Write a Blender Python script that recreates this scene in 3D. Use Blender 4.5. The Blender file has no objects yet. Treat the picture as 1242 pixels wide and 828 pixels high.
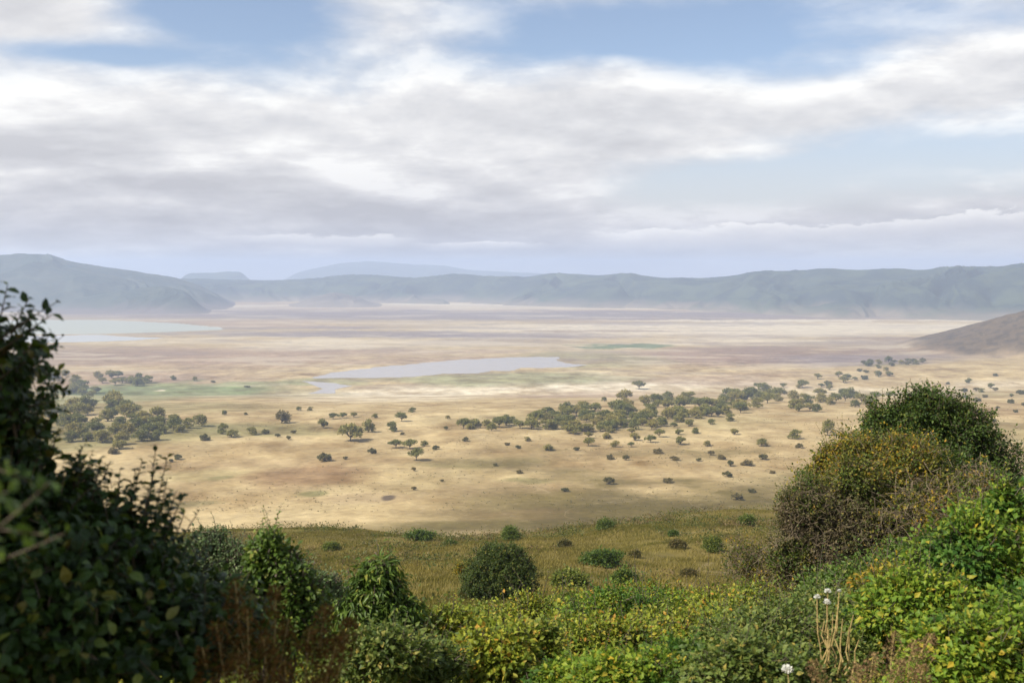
import bpy, math, numpy as np
from mathutils import Vector

# ------------------------------------------------------------------ camera, light, sky
sc = bpy.context.scene
C = sc.collection
F = 1300.0            # focal length in photo pixels (photo 1242 px wide)
PITCH = math.atan(89.0 / F)
cam_d = bpy.data.cameras.new('camera'); cam = bpy.data.objects.new('camera', cam_d); C.objects.link(cam)
cam_d.sensor_width = 36.0; cam_d.lens = 36.0 * F / 1242.0
cam_d.clip_start = 0.05; cam_d.clip_end = 90000.0
cam.location = (0, 0, 0); cam.rotation_euler = (math.radians(90) - PITCH, 0, 0)
cam_d.dof.use_dof = True; cam_d.dof.focus_distance = 60.0; cam_d.dof.aperture_fstop = 3.4
sc.camera = cam

SUN_EL, SUN_AZ = 46.0, -118.0          # azimuth from +Y (view direction), negative = left
se, sa = math.radians(SUN_EL), math.radians(SUN_AZ)
to_sun = Vector((math.sin(sa) * math.cos(se), math.cos(sa) * math.cos(se), math.sin(se)))
sun_d = bpy.data.lights.new('sun', 'SUN'); sun_d.energy = 4.9; sun_d.angle = math.radians(0.5)
sun_d.color = (1.0, 0.93, 0.80)
sun = bpy.data.objects.new('sun', sun_d); C.objects.link(sun)
sun.rotation_euler = to_sun.to_track_quat('Z', 'Y').to_euler()

sc.view_settings.view_transform = 'Standard'
try: sc.view_settings.look = 'None'
except Exception: pass
sc.view_settings.gamma = 1.0
sc.view_settings.use_curve_mapping = False
sc.view_settings.exposure = 0.55
sc.cycles.max_bounces = 6; sc.cycles.diffuse_bounces = 2; sc.cycles.glossy_bounces = 2
sc.cycles.transmission_bounces = 3; sc.cycles.transparent_max_bounces = 6; sc.cycles.volume_bounces = 1
sc.cycles.use_denoising = True

class NT:
    """small node helper"""
    def __init__(s, nt): s.nt = nt; s.n = nt.nodes; s.l = nt.links
    def node(s, t, **k):
        n = s.n.new(t)
        for a, v in k.items(): setattr(n, a, v)
        return n
    def put(s, sock, v):
        if isinstance(v, bpy.types.NodeSocket): s.l.new(v, sock)
        elif isinstance(v, (tuple, list)):
            v = tuple(v)
            if len(v) == 3 and len(sock.default_value) == 4: v = v + (1,)
            sock.default_value = v
        else: sock.default_value = v
    def m(s, op, a, b=None, c=None, clamp=False):
        n = s.node('ShaderNodeMath', operation=op); n.use_clamp = clamp
        s.put(n.inputs[0], a)
        if b is not None: s.put(n.inputs[1], b)
        if c is not None: s.put(n.inputs[2], c)
        return n.outputs[0]
    def noise(s, vec, scale, detail=4, rough=0.5, dist=0.0, dims='3D'):
        n = s.node('ShaderNodeTexNoise'); n.noise_dimensions = dims
        s.put(n.inputs['Vector'], vec); n.inputs['Scale'].default_value = scale
        n.inputs['Detail'].default_value = detail; n.inputs['Roughness'].default_value = rough
        n.inputs['Distortion'].default_value = dist
        return n.outputs['Fac']
    def mix(s, f, a, b, blend='MIX'):
        n = s.node('ShaderNodeMix', data_type='RGBA', blend_type=blend)
        s.put(n.inputs[0], f); s.put(n.inputs[6], a); s.put(n.inputs[7], b)
        return n.outputs[2]
    def ramp(s, f, stops, interp='LINEAR'):
        n = s.node('ShaderNodeValToRGB'); cr = n.color_ramp; cr.interpolation = interp
        while len(cr.elements) < len(stops): cr.elements.new(0.5)
        for e, (p, c) in zip(cr.elements, stops):
            e.position = p; e.color = tuple(c) + (1,) if len(c) == 3 else c
        s.put(n.inputs[0], f); return n.outputs[0]
    def rng(s, v, a, b, c=0.0, d=1.0, smooth=True):
        n = s.node('ShaderNodeMapRange'); n.interpolation_type = 'SMOOTHSTEP' if smooth else 'LINEAR'
        s.put(n.inputs[0], v); n.inputs[1].default_value = a; n.inputs[2].default_value = b
        n.inputs[3].default_value = c; n.inputs[4].default_value = d
        return n.outputs[0]
    def comb(s, x, y, z):
        n = s.node('ShaderNodeCombineXYZ'); s.put(n.inputs[0], x); s.put(n.inputs[1], y); s.put(n.inputs[2], z)
        return n.outputs[0]

def build_world():
    w = bpy.data.worlds.new('World'); sc.world = w; w.use_nodes = True
    nt = w.node_tree; nt.nodes.clear(); k = NT(nt)
    out = k.node('ShaderNodeOutputWorld')
    sky = k.node('ShaderNodeTexSky'); sky.sky_type = 'NISHITA'; sky.sun_disc = False
    sky.sun_elevation = se; sky.sun_rotation = sa; sky.altitude = 1800
    sky.air_density = 1.0; sky.dust_density = 0.8; sky.ozone_density = 1.0
    tc = k.node('ShaderNodeTexCoord'); sep = k.node('ShaderNodeSeparateXYZ'); nt.links.new(tc.outputs['Generated'], sep.inputs[0])
    x, y, z = sep.outputs
    az = k.m('ARCTAN2', x, y); el = k.m('ARCSINE', z)
    zz = k.m('ADD', k.m('MAXIMUM', z, 0.0), 0.20)
    def coords(dz):
        q = k.m('ADD', zz, dz)
        return k.comb(k.m('DIVIDE', x, q), k.m('DIVIDE', y, q), 3.7)
    # where the banks and the blue gaps lie (azimuth, elevation as photo px for reading only)
    def blob(px, py, sx, sy, amp):
        a = k.m('DIVIDE', k.m('SUBTRACT', az, (px - 621) / F), sx / F)
        b = k.m('DIVIDE', k.m('SUBTRACT', el, (325 - py) / F), sy / F)
        r = k.m('ADD', k.m('MULTIPLY', a, a), k.m('MULTIPLY', b, b))
        return k.m('MULTIPLY', k.m('POWER', 2.718, k.m('MULTIPLY', r, -1.0)), amp)
    blobs = [(320, 165, 400, 75, .30), (760, 150, 240, 34, .26), (60, 30, 130, 50, .25), (640, 5, 330, 22, .10), (1180, 110, 170, 42, .30),
             (980, 285, 300, 26, .20), (300, 290, 420, 26, .12), (620, 215, 180, 34, .22), (1180, 20, 120, 20, .12), (180, 235, 320, 50, .30), (560, 262, 200, 22, .12), (960, 278, 230, 9, .20), (1200, 262, 120, 12, .30), (960, 282, 280, 12, .16), (380, 292, 110, 9, .20), (560, 300, 120, 6, .14), (330, 320, 500, 16, .16), (900, 315, 400, 12, .12),
             (280, 32, 100, 30, -.26), (140, 92, 120, 10, -.10), (490, 45, 90, 50, .24), (60, 60, 110, 40, .12), (830, 60, 230, 34, -.20), (760, 85, 60, 14, .12), (430, 226, 130, 18, -.16), (730, 66, 120, 22, -.12), (960, 224, 150, 18, -.10),
             (1080, 200, 240, 26, -.20), (840, 228, 150, 20, -.14), (950, 190, 120, 10, .10), (150, 88, 120, 12, -.16), (1000, 100, 90, 20, -.12)]
    cover = None
    for b in blobs:
        v = blob(*b); cover = v if cover is None else k.m('ADD', cover, v)
    cover = k.m('ADD', cover, 0.02)
    def dens(dz):
        p = coords(dz)
        n1 = k.noise(p, 1.15, 7, 0.55, 0.25)
        n2 = k.noise(p, 4.2, 6, 0.6, 0.2)
        n = k.m('ADD', k.m('MULTIPLY', n1, 0.76), k.m('MULTIPLY', n2, 0.24))
        return k.m('ADD', n, cover)
    d0 = dens(0.0); d1 = dens(0.016)
    alpha = k.rng(d0, 0.40, 0.72)
    lit = k.m('MULTIPLY', k.m('SUBTRACT', d0, d1), 5.0)
    thick = k.rng(d0, 0.58, 0.98)
    shade = k.m('ADD', k.m('SUBTRACT', 0.72, k.m('MULTIPLY', thick, 0.50)), lit, clamp=True)
    glow = None      # the parts of the cloud field that face the sun most
    for b in [(980, 276, 270, 11, .55), (1200, 258, 110, 9, .45), (380, 292, 110, 8, .35), (10, 140, 80, 40, .32), (330, 110, 260, 40, .12), (540, 190, 150, 35, .22), (830, 130, 240, 28, .22), (1180, 90, 160, 30, .22), (590, 296, 60, 7, .3)]:
        v = blob(*b); glow = v if glow is None else k.m('ADD', glow, v)
    shade = k.m('ADD', shade, k.m('MULTIPLY', glow, k.rng(d0, .45, .75, .4, 1.0)), clamp=True)
    S = 10.0   # world strength is 0.1
    eb = k.rng(el, .01, .13, .82, 1.10)
    ccol = k.ramp(shade, [(0.0, (.395 * S, .39 * S, .41 * S)), (0.4, (.48 * S, .475 * S, .49 * S)), (0.72, (.57 * S, .56 * S, .565 * S)), (1.0, (.69 * S, .68 * S, .67 * S))])
    # thin veil near the horizon
    veil = k.rng(el, 0.0, 0.20, 0.92, 0.15)
    base = k.mix(veil, sky.outputs[0], (.47 * S, .45 * S, .455 * S))
    ccol = k.mix(1.0, ccol, k.comb(eb, eb, k.m('MULTIPLY_ADD', eb, .8, .2)), 'MULTIPLY')
    col = k.mix(k.m('MULTIPLY', alpha, 0.94), base, ccol)
    def bank(col, p0, p1, row0, row1, thick, amp, seed):
        # a low line of cumulus far off: crisp bumpy tops, grey below
        v = k.comb(k.m('MULTIPLY', az, 26.0), k.m('MULTIPLY', el, 70.0), seed)
        bump = k.m('SUBTRACT', k.noise(v, 1.0, 7, .62), .5)
        top = k.m('ADD', k.rng(az, (p0 - 621) / F, (p1 - 621) / F, (325 - row0) / F, (325 - row1) / F, smooth=False), k.m('MULTIPLY', bump, amp))
        h = k.m('SUBTRACT', top, el)
        a = k.m('MULTIPLY', k.rng(h, .0, .0028), k.rng(h, thick * .35, thick, 1, 0))
        ends = k.m('MULTIPLY', k.rng(az, (p0 - 661) / F, (p0 - 591) / F), k.rng(az, (p1 - 661) / F, (p1 - 591) / F, 1, 0))
        a = k.m('MULTIPLY', k.m('MULTIPLY', a, ends), .85)
        c = k.ramp(k.rng(k.m('ADD', h, k.m('MULTIPLY', bump, -.012)), 0, thick * .7, smooth=False), [(0, (.74 * S, .725 * S, .71 * S)), (.35, (.56 * S, .55 * S, .565 * S)), (1, (.40 * S, .40 * S, .435 * S))])
        return k.mix(a, col, c)
    col = bank(col, 735, 1400, 282, 252, .034, .030, 2.3)
    col = bank(col, 300, 500, 284, 286, .016, .022, 7.9)
    col = bank(col, 520, 660, 294, 294, .012, .018, 5.1)
    bg = k.node('ShaderNodeBackground'); bg.inputs['Strength'].default_value = 0.1
    nt.links.new(col, bg.inputs['Color']); nt.links.new(bg.outputs[0], out.inputs[0])
build_world()

# ------------------------------------------------------------------ numeric helpers
def _hash(ix, iy, s):
    h = (ix.astype(np.int64) * 374761393 + iy.astype(np.int64) * 668265263 + s * 1442695041) & 0xffffffff
    h = ((h ^ (h >> 13)) * 1274126177) & 0xffffffff
    return ((h ^ (h >> 16)) & 0xffffff) / float(0xffffff)
def vnoise(x, y, s=0):
    x = np.asarray(x, float); y = np.asarray(y, float)
    ix = np.floor(x); iy = np.floor(y); fx = x - ix; fy = y - iy
    fx = fx * fx * fx * (fx * (fx * 6 - 15) + 10); fy = fy * fy * fy * (fy * (fy * 6 - 15) + 10)
    a = _hash(ix, iy, s); b = _hash(ix + 1, iy, s); c = _hash(ix, iy + 1, s); d = _hash(ix + 1, iy + 1, s)
    return (a + (b - a) * fx) * (1 - fy) + (c + (d - c) * fx) * fy
def fbm(x, y, o=4, s=0, g=0.5):
    t = 0; a = 1; w = 0
    for i in range(o):
        t = t + a * (vnoise(x, y, s + i) - .5); w += a; a *= g
        x, y = x * 1.63 + y * 1.17 + 7.1, y * 1.63 - x * 1.17 + 3.3
    return t / w * 2
def sstep(v, a, b):
    t = np.clip((v - a) / (b - a), 0, 1); return t * t * (3 - 2 * t)

HP = 220.0   # camera height above the upper plain
FL = 350.0   # camera height above the crater floor with its lakes
_pd = np.array([-400, -100, -30, -8, 0, 2.5, 5, 8, 12, 20, 40, 60, 80, 100, 150, 200, 260, 300, 340, 400, 500, 620, 760, 900, 1100, 1400, 1700, 2000, 2300, 2600, 2950, 90000.])
_pz = np.array([70, 22, 2, -1.6, -2.0, -2.2, -2.8, -3.6, -4.9, -7.6, -13.7, -19.6, -25.4, -31, -44, -55.4, -67.5, -76, -87, -108, -140, -172, -199, -211, -217, -223, -235, -258, -285, -315, -350, -350.])
def height(x, y):
    x = np.asarray(x, float); y = np.asarray(y, float)
    z = np.interp(y, _pd, _pz)
    for o in (0.08,):            # soften the kinks of the profile
        z = (z + np.interp(y * (1 + o), _pd, _pz) + np.interp(y * (1 - o), _pd, _pz)) / 3
    z = np.where(y > 2500, np.interp(y, _pd, _pz), z)
    near = sstep(y, 35, 160) * (1 - sstep(y, 350, 700))
    z = z + near * (fbm(x / 55, y / 70, 4, 11) * 3.4 + fbm(x / 16, y / 16, 3, 19) * .9)
    z = z + sstep(y, 120, 330) * (1 - sstep(y, 420, 720)) * (1.2 + 6.5 * sstep(x / np.maximum(y, 1), -.08, .26))
    z = z + sstep(y, 4, 14) * (1 - sstep(y, 35, 160)) * fbm(x / 5, y / 5, 3, 5) * 0.25
    pl = sstep(y, 800, 1200) * (1 - sstep(y, 1450, 1900))
    z = z + pl * fbm(x / 170, y / 230, 4, 31) * 5.0
    # rise towards the right hand side, and the dark hill's foot
    z = z + 38 * np.exp(-((x - 2150) / 880) ** 2 - ((y - 3150) / 900) ** 2)
    r = np.hypot((x - 2640), (y - 4530) / 1.15)
    rr = np.clip(1 - r / 935, 0, 1)
    hill = 318 * rr ** 1.12 * (1 + 0.13 * fbm(x / 150, y / 150, 5, 77))
    return z + hill

def ray(px, py):
    vx, vy, vz = (px - 621) / F, -(py - 414) / F, -1.0
    c, s = math.cos(math.radians(90) - PITCH), math.sin(math.radians(90) - PITCH)
    return np.array([vx, vy * c - vz * s, vy * s + vz * c])
def at(px, py, dmin=20.0):
    """the point of the terrain the photo pixel looks at"""
    d = ray(px, py); t = np.geomspace(dmin, 40000, 5000)
    below = d[2] * t < height(d[0] * t, d[1] * t)
    i = int(np.argmax(below)) if below.any() else len(t) - 1
    p = d * t[i]; p[2] = float(height(p[0], p[1])); return p
def atd(px, py, depth):
    d = ray(px, py); return d * (depth / d[1])

# ------------------------------------------------------------------ mesh helpers
def mk(name, V, faces, mat, parent=None, smooth=False, attr=None):
    """faces: list of (n,k) int arrays"""
    me = bpy.data.meshes.new(name)
    V = np.ascontiguousarray(V, dtype=np.float32)
    me.vertices.add(len(V)); me.vertices.foreach_set('co', V.ravel())
    faces = [f for f in faces if len(f)]
    tot = np.concatenate([np.full(len(f), f.shape[1], np.int32) for f in faces])
    idx = np.concatenate([f.astype(np.int32).ravel() for f in faces])
    start = np.concatenate([[0], np.cumsum(tot)[:-1]]).astype(np.int32)
    me.loops.add(len(idx)); me.loops.foreach_set('vertex_index', idx)
    me.polygons.add(len(tot)); me.polygons.foreach_set('loop_start', start)
    try: me.polygons.foreach_set('loop_total', tot)
    except Exception: pass
    me.polygons.foreach_set('use_smooth', np.full(len(tot), bool(smooth)))
    me.update(calc_edges=True)
    if attr is not None:
        a = me.color_attributes.new('soil_and_shade', 'FLOAT_COLOR', 'POINT')
        a.data.foreach_set('color', np.concatenate([attr, np.ones((len(attr), 1))], 1).astype(np.float32).ravel())
    me.materials.append(mat)
    o = bpy.data.objects.new(name, me); C.objects.link(o)
    if parent is not None: o.parent = parent
    return o
def tag(o, label=None, cat=None, group=None, kind=None):
    if label: o['label'] = label
    if cat: o['category'] = cat
    if group: o['group'] = group
    if kind: o['kind'] = kind
    return o
def empty(name, loc, label, cat, group=None):
    e = bpy.data.objects.new(name, None); C.objects.link(e); e.location = tuple(float(v) for v in loc)
    e.empty_display_size = 0.3
    return tag(e, label, cat, group)
def copy_tree(o, parent=None):
    c = o.copy(); C.objects.link(c)
    if parent is not None: c.parent = parent
    for ch in list(o.children): copy_tree(ch, c)
    return c
def unit(a): return a / np.maximum(np.linalg.norm(a, axis=-1, keepdims=True), 1e-9)

def leaves(P, D, N, L, wr=0.5, kind='mid', curl=0.15):
    """leaf blades: P base, D along, N upper side, L length"""
    n = len(P); D = unit(D); S = unit(np.cross(D, N)); N = np.cross(S, D); L = np.broadcast_to(L, (n,))[:, None]
    W = L * wr * 0.5
    def pt(a, b, h): return P + D * L * a + S * W * b + N * L * h
    if kind == 'far':
        v = [pt(0, 0, 0), pt(.5, 1, .04), pt(1, 0, 0), pt(.5, -1, .04)]
        f = [np.array([[0, 1, 2, 3]])]
    elif kind == 'mid':
        v = [pt(0, 0, 0), pt(.42, 1, .10), pt(.5, 0, .02), pt(.42, -1, .10), pt(1, 0, -curl)]
        f = [np.array([[0, 1, 2], [0, 2, 3], [1, 4, 2], [2, 4, 3]])]
    else:
        v = [pt(0, 0, 0), pt(.2, .75, .07), pt(.2, 0, 0), pt(.2, -.75, .07), pt(.52, 1, .08), pt(.55, 0, .0), pt(.52, -1, .08),
             pt(.82, .5, -.02 - curl * .4), pt(.82, 0, -.05 - curl * .4), pt(.82, -.5, -.02 - curl * .4), pt(1, 0, -curl)]
        f = [np.array([[0, 1, 2], [0, 2, 3], [7, 10, 8], [8, 10, 9]]), np.array([[1, 4, 5, 2], [2, 5, 6, 3], [4, 7, 8, 5], [5, 8, 9, 6]])]
    m = len(v); V = np.stack(v, 1).reshape(-1, 3); off = (np.arange(n) * m)[:, None, None]
    return V, [(off + q[None]).reshape(-1, q.shape[1]) for q in f]
def tubes(A, B, ra, rb, k=3):
    n = len(A)
    if n == 0: return np.zeros((0, 3)), []
    D = unit(B - A); up = np.where(np.abs(D[:, 2:3]) > .9, np.array([[1., 0, 0]]), np.array([[0., 0, 1]]))
    S = unit(np.cross(D, up)); T = np.cross(S, D); ra = np.broadcast_to(ra, (n,))[:, None]; rb = np.broadcast_to(rb, (n,))[:, None]
    v = []
    for base, r in ((A, ra), (B, rb)):
        for i in range(k):
            a = 2 * math.pi * i / k; v.append(base + (S * math.cos(a) + T * math.sin(a)) * r)
    V = np.stack(v, 1).reshape(-1, 3)
    q = np.array([[i, (i + 1) % k, k + (i + 1) % k, k + i] for i in range(k)])
    off = (np.arange(n) * 2 * k)[:, None, None]
    return V, [(off + q[None]).reshape(-1, 4)]
def join(parts):
    V = []; F4 = []; F3 = []; o = 0
    for v, fs in parts:
        if len(v) == 0: continue
        V.append(v)
        for f in fs: (F4 if f.shape[1] == 4 else F3).append(f + o)
        o += len(v)
    out = []
    if F4: out.append(np.concatenate(F4))
    if F3: out.append(np.concatenate(F3))
    return np.concatenate(V), out
def limb(rng, A, B, r0, r1, seg=5, wob=0.08, k=6):
    """one wobbly tapered branch; a chain of closed-up tube pieces"""
    t = np.linspace(0, 1, seg + 1)[:, None]; L = np.linalg.norm(B - A)
    P = A + (B - A) * t; w = rng.normal(0, wob * L, (seg + 1, 3)) * (t * (1 - t) * 2.4); P = P + w
    r = r0 + (r1 - r0) * t[:, 0]
    return tubes(P[:-1] - (P[1:] - P[:-1]) * 0.04, P[1:], r[:-1], r[1:], k)

def sphere_dirs(rng, n, zmin=-0.5):
    z = rng.uniform(zmin, 1, n); a = rng.uniform(0, 2 * math.pi, n); s = np.sqrt(1 - z * z)
    return np.stack([s * np.cos(a), s * np.sin(a), z], 1)

def crown(rng, lobes, n, per, L, wr=0.5, kind='mid', depth=0.4, twig=0.18, lump=0.22, droop=0.2, spread=0.10,
          zmin=-0.5, Lvar=0.35, up=0.7, twigr=0.006, floor=None, out=0.6):
    """leaf clumps on short twigs spread through the outer volume of some lobes; returns (leaves, twigs)"""
    lob = np.array(lobes, float); w = lob[:, 3] * lob[:, 5] + 1e-6
    li = rng.choice(len(lob), n, p=w / w.sum()); d = sphere_dirs(rng, n, zmin)
    R = lob[li, 3:6]; c = lob[li, :3]
    az = np.arctan2(d[:, 1], d[:, 0])
    bump = 1 + lump * fbm(az * 2.2 + li * 5, d[:, 2] * 3.2 + li * 3, 3, 7)
    rad = (1 - depth * rng.power(0.6, n) * rng.uniform(0, 1, n)) * bump
    rad = rad + out * np.abs(rng.normal(0, .1, n))
    T = c + d * R * rad[:, None]
    if floor is not None:
        keep = T[:, 2] > floor; T, d, c, R = T[keep], d[keep], c[keep], R[keep]; n = len(T)
    tl = twig * (0.6 + 0.8 * rng.random(n))[:, None]
    td = unit(d + rng.normal(0, .45, (n, 3)) + np.array([0, 0, .35]))
    S0 = T - td * tl
    tw = tubes(S0, T, twigr, twigr * .5)
    m = n * per; i = np.repeat(np.arange(n), per)
    t = rng.uniform(.05, 1.08, m)[:, None]
    P = S0[i] + (T - S0)[i] * t + rng.normal(0, spread * .35, (m, 3))
    side = unit(rng.normal(0, 1, (m, 3)))
    D = unit(td[i] * .55 + side * .9 + np.array([0, 0, -droop]))
    N = unit(np.array([0, 0, up]) + d[i] * .55 + rng.normal(0, .45, (m, 3)))
    LL = L * (1 + Lvar * rng.uniform(-1, 1, m))
    P = P + unit(side) * spread * rng.uniform(0, 1, (m, 1))
    return leaves(P, D, N, LL, wr, kind), tw, S0, c

def shoot(rng, A, D, length, nleaf, L, wr=.55, kind='near', r=.004, bend=.25):
    seg = 8; t = np.linspace(0, 1, seg + 1)[:, None]
    b = unit(rng.normal(0, 1, (1, 3))) * bend
    P = A + unit(D) * length * t + b * length * t * t
    tw = tubes(P[:-1], P[1:], r * (1 - .6 * t[:-1, 0]), r * (1 - .6 * t[1:, 0]), 4)
    tt = np.linspace(.12, 1, nleaf); Q = np.stack([np.interp(tt, t[:, 0], P[:, j]) for j in range(3)], 1)
    a = np.arange(nleaf) * 2.4 + rng.uniform(0, 6); dd = unit(D)
    s1 = unit(np.cross(dd, [0.3, .9, .2])); s2 = np.cross(dd, s1)
    side = s1 * np.cos(a)[:, None] + s2 * np.sin(a)[:, None]
    LD = unit(side + dd * .5 + rng.normal(0, .25, (nleaf, 3)) + np.array([0, 0, -.15])); N = unit(dd + np.array([0, 0, .5]) + rng.normal(0, .4, (nleaf, 3)))
    LL = L * (1 - .45 * tt) * rng.uniform(.75, 1.2, nleaf)
    return leaves(Q, LD, N, LL, wr, kind), tw

# ------------------------------------------------------------------ materials
def new_mat(name):
    m = bpy.data.materials.new(name); m.use_nodes = True; nt = m.node_tree; nt.nodes.clear()
    k = NT(nt); out = k.node('ShaderNodeOutputMaterial'); return m, k, out
def leaf_mat(name, stops, patch=None, pscale=0.6, transl=0.28, rough=0.5, spec=0.2, objvar=0.0):
    """stops: leaf colours over a per-leaf random number; patch: a second list used in patches of the plant"""
    m, k, out = new_mat(name)
    g = k.node('ShaderNodeNewGeometry'); r = g.outputs['Random Per Island']
    tc = k.node('ShaderNodeTexCoord'); p = tc.outputs['Object']
    col = k.ramp(r, stops)
    if patch:
        c2 = k.ramp(r, patch); f = k.rng(k.noise(p, pscale, 3, .6), .46, .58)
        col = k.mix(f, col, c2)
    v = k.m('MULTIPLY_ADD', k.noise(p, pscale * 3, 3, .6), .9, .55)
    hv = k.node('ShaderNodeHueSaturation'); k.put(hv.inputs['Color'], col); k.put(hv.inputs['Value'], v)
    if objvar:
        oi = k.node('ShaderNodeObjectInfo')
        k.put(hv.inputs['Value'], k.m('MULTIPLY', v, k.m('MULTIPLY_ADD', oi.outputs['Random'], objvar, 1 - objvar * .5)))
        k.put(hv.inputs['Hue'], k.m('MULTIPLY_ADD', oi.outputs['Random'], -.05, .515))
    col = hv.outputs[0]
    b = k.node('ShaderNodeBsdfPrincipled'); k.put(b.inputs['Base Color'], col); b.inputs['Roughness'].default_value = rough
    b.inputs['Specular IOR Level'].default_value = spec
    t = k.node('ShaderNodeBsdfTranslucent'); k.put(t.inputs['Color'], k.mix(.5, col, (.14, .2, .02), 'ADD'))
    mx = k.node('ShaderNodeMixShader'); mx.inputs[0].default_value = transl
    k.l.new(b.outputs[0], mx.inputs[1]); k.l.new(t.outputs[0], mx.inputs[2]); k.l.new(mx.outputs[0], out.inputs[0])
    return m
def bark_mat(name, c1, c2, scale=8):
    m, k, out = new_mat(name)
    tc = k.node('ShaderNodeTexCoord'); n = k.noise(tc.outputs['Object'], scale, 5, .6)
    b = k.node('ShaderNodeBsdfPrincipled'); k.put(b.inputs['Base Color'], k.ramp(n, [(.3, c1), (.7, c2)])); b.inputs['Roughness'].default_value = .9
    bp = k.node('ShaderNodeBump'); bp.inputs['Strength'].default_value = .5; bp.inputs['Distance'].default_value = .02
    k.l.new(n, bp.inputs['Height']); k.l.new(bp.outputs[0], b.inputs['Normal'])
    k.l.new(b.outputs[0], out.inputs[0]); return m

M = {}
M['bark'] = bark_mat('bark', (.05, .037, .025), (.14, .11, .08))
M['dry_stem'] = bark_mat('dry_stem', (.30, .21, .075), (.52, .39, .16), 30)
M['grey_twig'] = bark_mat('grey_twig', (.10, .075, .045), (.26, .20, .13), 3)
M['broad_dark'] = leaf_mat('broad_dark', [(0, (.012, .028, .006)), (.5, (.024, .052, .010)), (.85, (.05, .10, .018)), (.95, (.16, .19, .03)), (1, (.15, .12, .03))], pscale=1.5, rough=.5, spec=.3, transl=.18)
M['broad_mid'] = leaf_mat('broad_mid', [(0, (.035, .07, .010)), (.6, (.08, .135, .017)), (.9, (.12, .18, .03)), (1, (.20, .20, .03))], pscale=1.2, rough=.5, spec=.3)
M['pale_small'] = leaf_mat('pale_small', [(0, (.06, .10, .04)), (.6, (.11, .16, .065)), (1, (.20, .24, .11))], pscale=1.2)
M['lime'] = leaf_mat('lime', [(0, (.07, .13, .013)), (.45, (.14, .22, .022)), (.8, (.24, .30, .03)), (.93, (.32, .30, .035)), (1, (.42, .30, .03))],
                     patch=[(0, (.035, .09, .014)), (.7, (.07, .15, .022)), (1, (.14, .2, .03))], pscale=.9, transl=.34)
M['mixed'] = leaf_mat('mixed', [(0, (.07, .105, .012)), (.5, (.20, .235, .025)), (.80, (.30, .32, .035)), (.92, (.38, .30, .035)), (1, (.42, .20, .035))],
                      patch=[(0, (.06, .10, .014)), (.6, (.14, .18, .028)), (1, (.27, .27, .05))], pscale=.7, transl=.3)
M['greyleaf'] = leaf_mat('greyleaf', [(0, (.05, .085, .016)), (.6, (.12, .16, .032)), (.93, (.19, .21, .05)), (1, (.32, .25, .05))], pscale=.9, spec=.25)
M['yellowing'] = leaf_mat('yellowing', [(0, (.06, .085, .015)), (.35, (.13, .14, .02)), (.7, (.30, .23, .025)), (.9, (.42, .27, .025)), (1, (.34, .14, .02))],
                          patch=[(0, (.04, .07, .014)), (.6, (.08, .11, .02)), (1, (.25, .2, .03))], pscale=.8, transl=.32)
M['evergreen'] = leaf_mat('evergreen', [(0, (.022, .045, .008)), (.6, (.048, .082, .014)), (.92, (.085, .125, .022)), (1, (.18, .16, .03))], pscale=.5, transl=.2)
M['round_shrub'] = leaf_mat('round_shrub', [(0, (.024, .042, .007)), (.6, (.045, .07, .011)), (.93, (.09, .115, .02)), (1, (.20, .16, .03))], pscale=.4, transl=.18)
M['slope_green'] = leaf_mat('slope_green', [(0, (.045, .08, .012)), (.6, (.085, .13, .02)), (1, (.17, .20, .035))], pscale=.5, objvar=.4)
M['slope_dull'] = leaf_mat('slope_dull', [(0, (.06, .065, .018)), (.6, (.11, .105, .03)), (1, (.19, .16, .05))], pscale=.5, objvar=.4)
M['acacia'] = leaf_mat('acacia', [(0, (.14, .145, .028)), (.5, (.20, .20, .04)), (1, (.28, .255, .065))], pscale=.15, transl=.16, objvar=.75)
M['acacia_grey'] = leaf_mat('acacia_grey', [(0, (.10, .095, .028)), (.5, (.15, .135, .04)), (1, (.22, .19, .06))], pscale=.15, transl=.16, objvar=.6)
M['cover'] = leaf_mat('cover', [(0, (.035, .055, .010)), (.6, (.075, .09, .016)), (1, (.16, .13, .03))], patch=[(0, (.08, .05, .02)), (.6, (.15, .10, .04)), (1, (.22, .16, .07))], pscale=.06, transl=.2)
M['vine'] = leaf_mat('vine', [(0, (.05, .065, .012)), (.5, (.11, .12, .02)), (.82, (.20, .18, .03)), (.93, (.34, .25, .03)), (1, (.30, .13, .03))], patch=[(0, (.03, .055, .010)), (.6, (.065, .10, .016)), (1, (.15, .17, .03))], pscale=.9, transl=.3)
M['tussock'] = leaf_mat('tussock', [(0, (.11, .10, .045)), (.6, (.17, .145, .065)), (1, (.25, .20, .10))], pscale=.02, transl=.2)
M['rust'] = leaf_mat('rust', [(0, (.055, .028, .010)), (.5, (.12, .058, .018)), (.8, (.18, .085, .026)), (1, (.12, .13, .025))], pscale=2, transl=.25, rough=.8, spec=.1)
M['brown_dry'] = leaf_mat('brown_dry', [(0, (.10, .06, .035)), (.6, (.20, .12, .06)), (1, (.34, .23, .11))], pscale=2, transl=.25, rough=.8, spec=.1)
M['grass'] = leaf_mat('grass', [(0, (.085, .07, .017)), (.4, (.15, .122, .028)), (.8, (.25, .20, .05)), (1, (.40, .32, .11))],
                      patch=[(0, (.075, .075, .016)), (.5, (.12, .11, .022)), (1, (.21, .17, .04))], pscale=.045, transl=.25, rough=.7, spec=.15)
M['olive_leaf'] = leaf_mat('olive_leaf', [(0, (.05, .06, .02)), (.5, (.09, .095, .03)), (.85, (.14, .13, .045)), (1, (.28, .20, .05))], patch=[(0, (.09, .07, .04)), (.6, (.14, .10, .06)), (1, (.20, .16, .08))], pscale=1.1)
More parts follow.
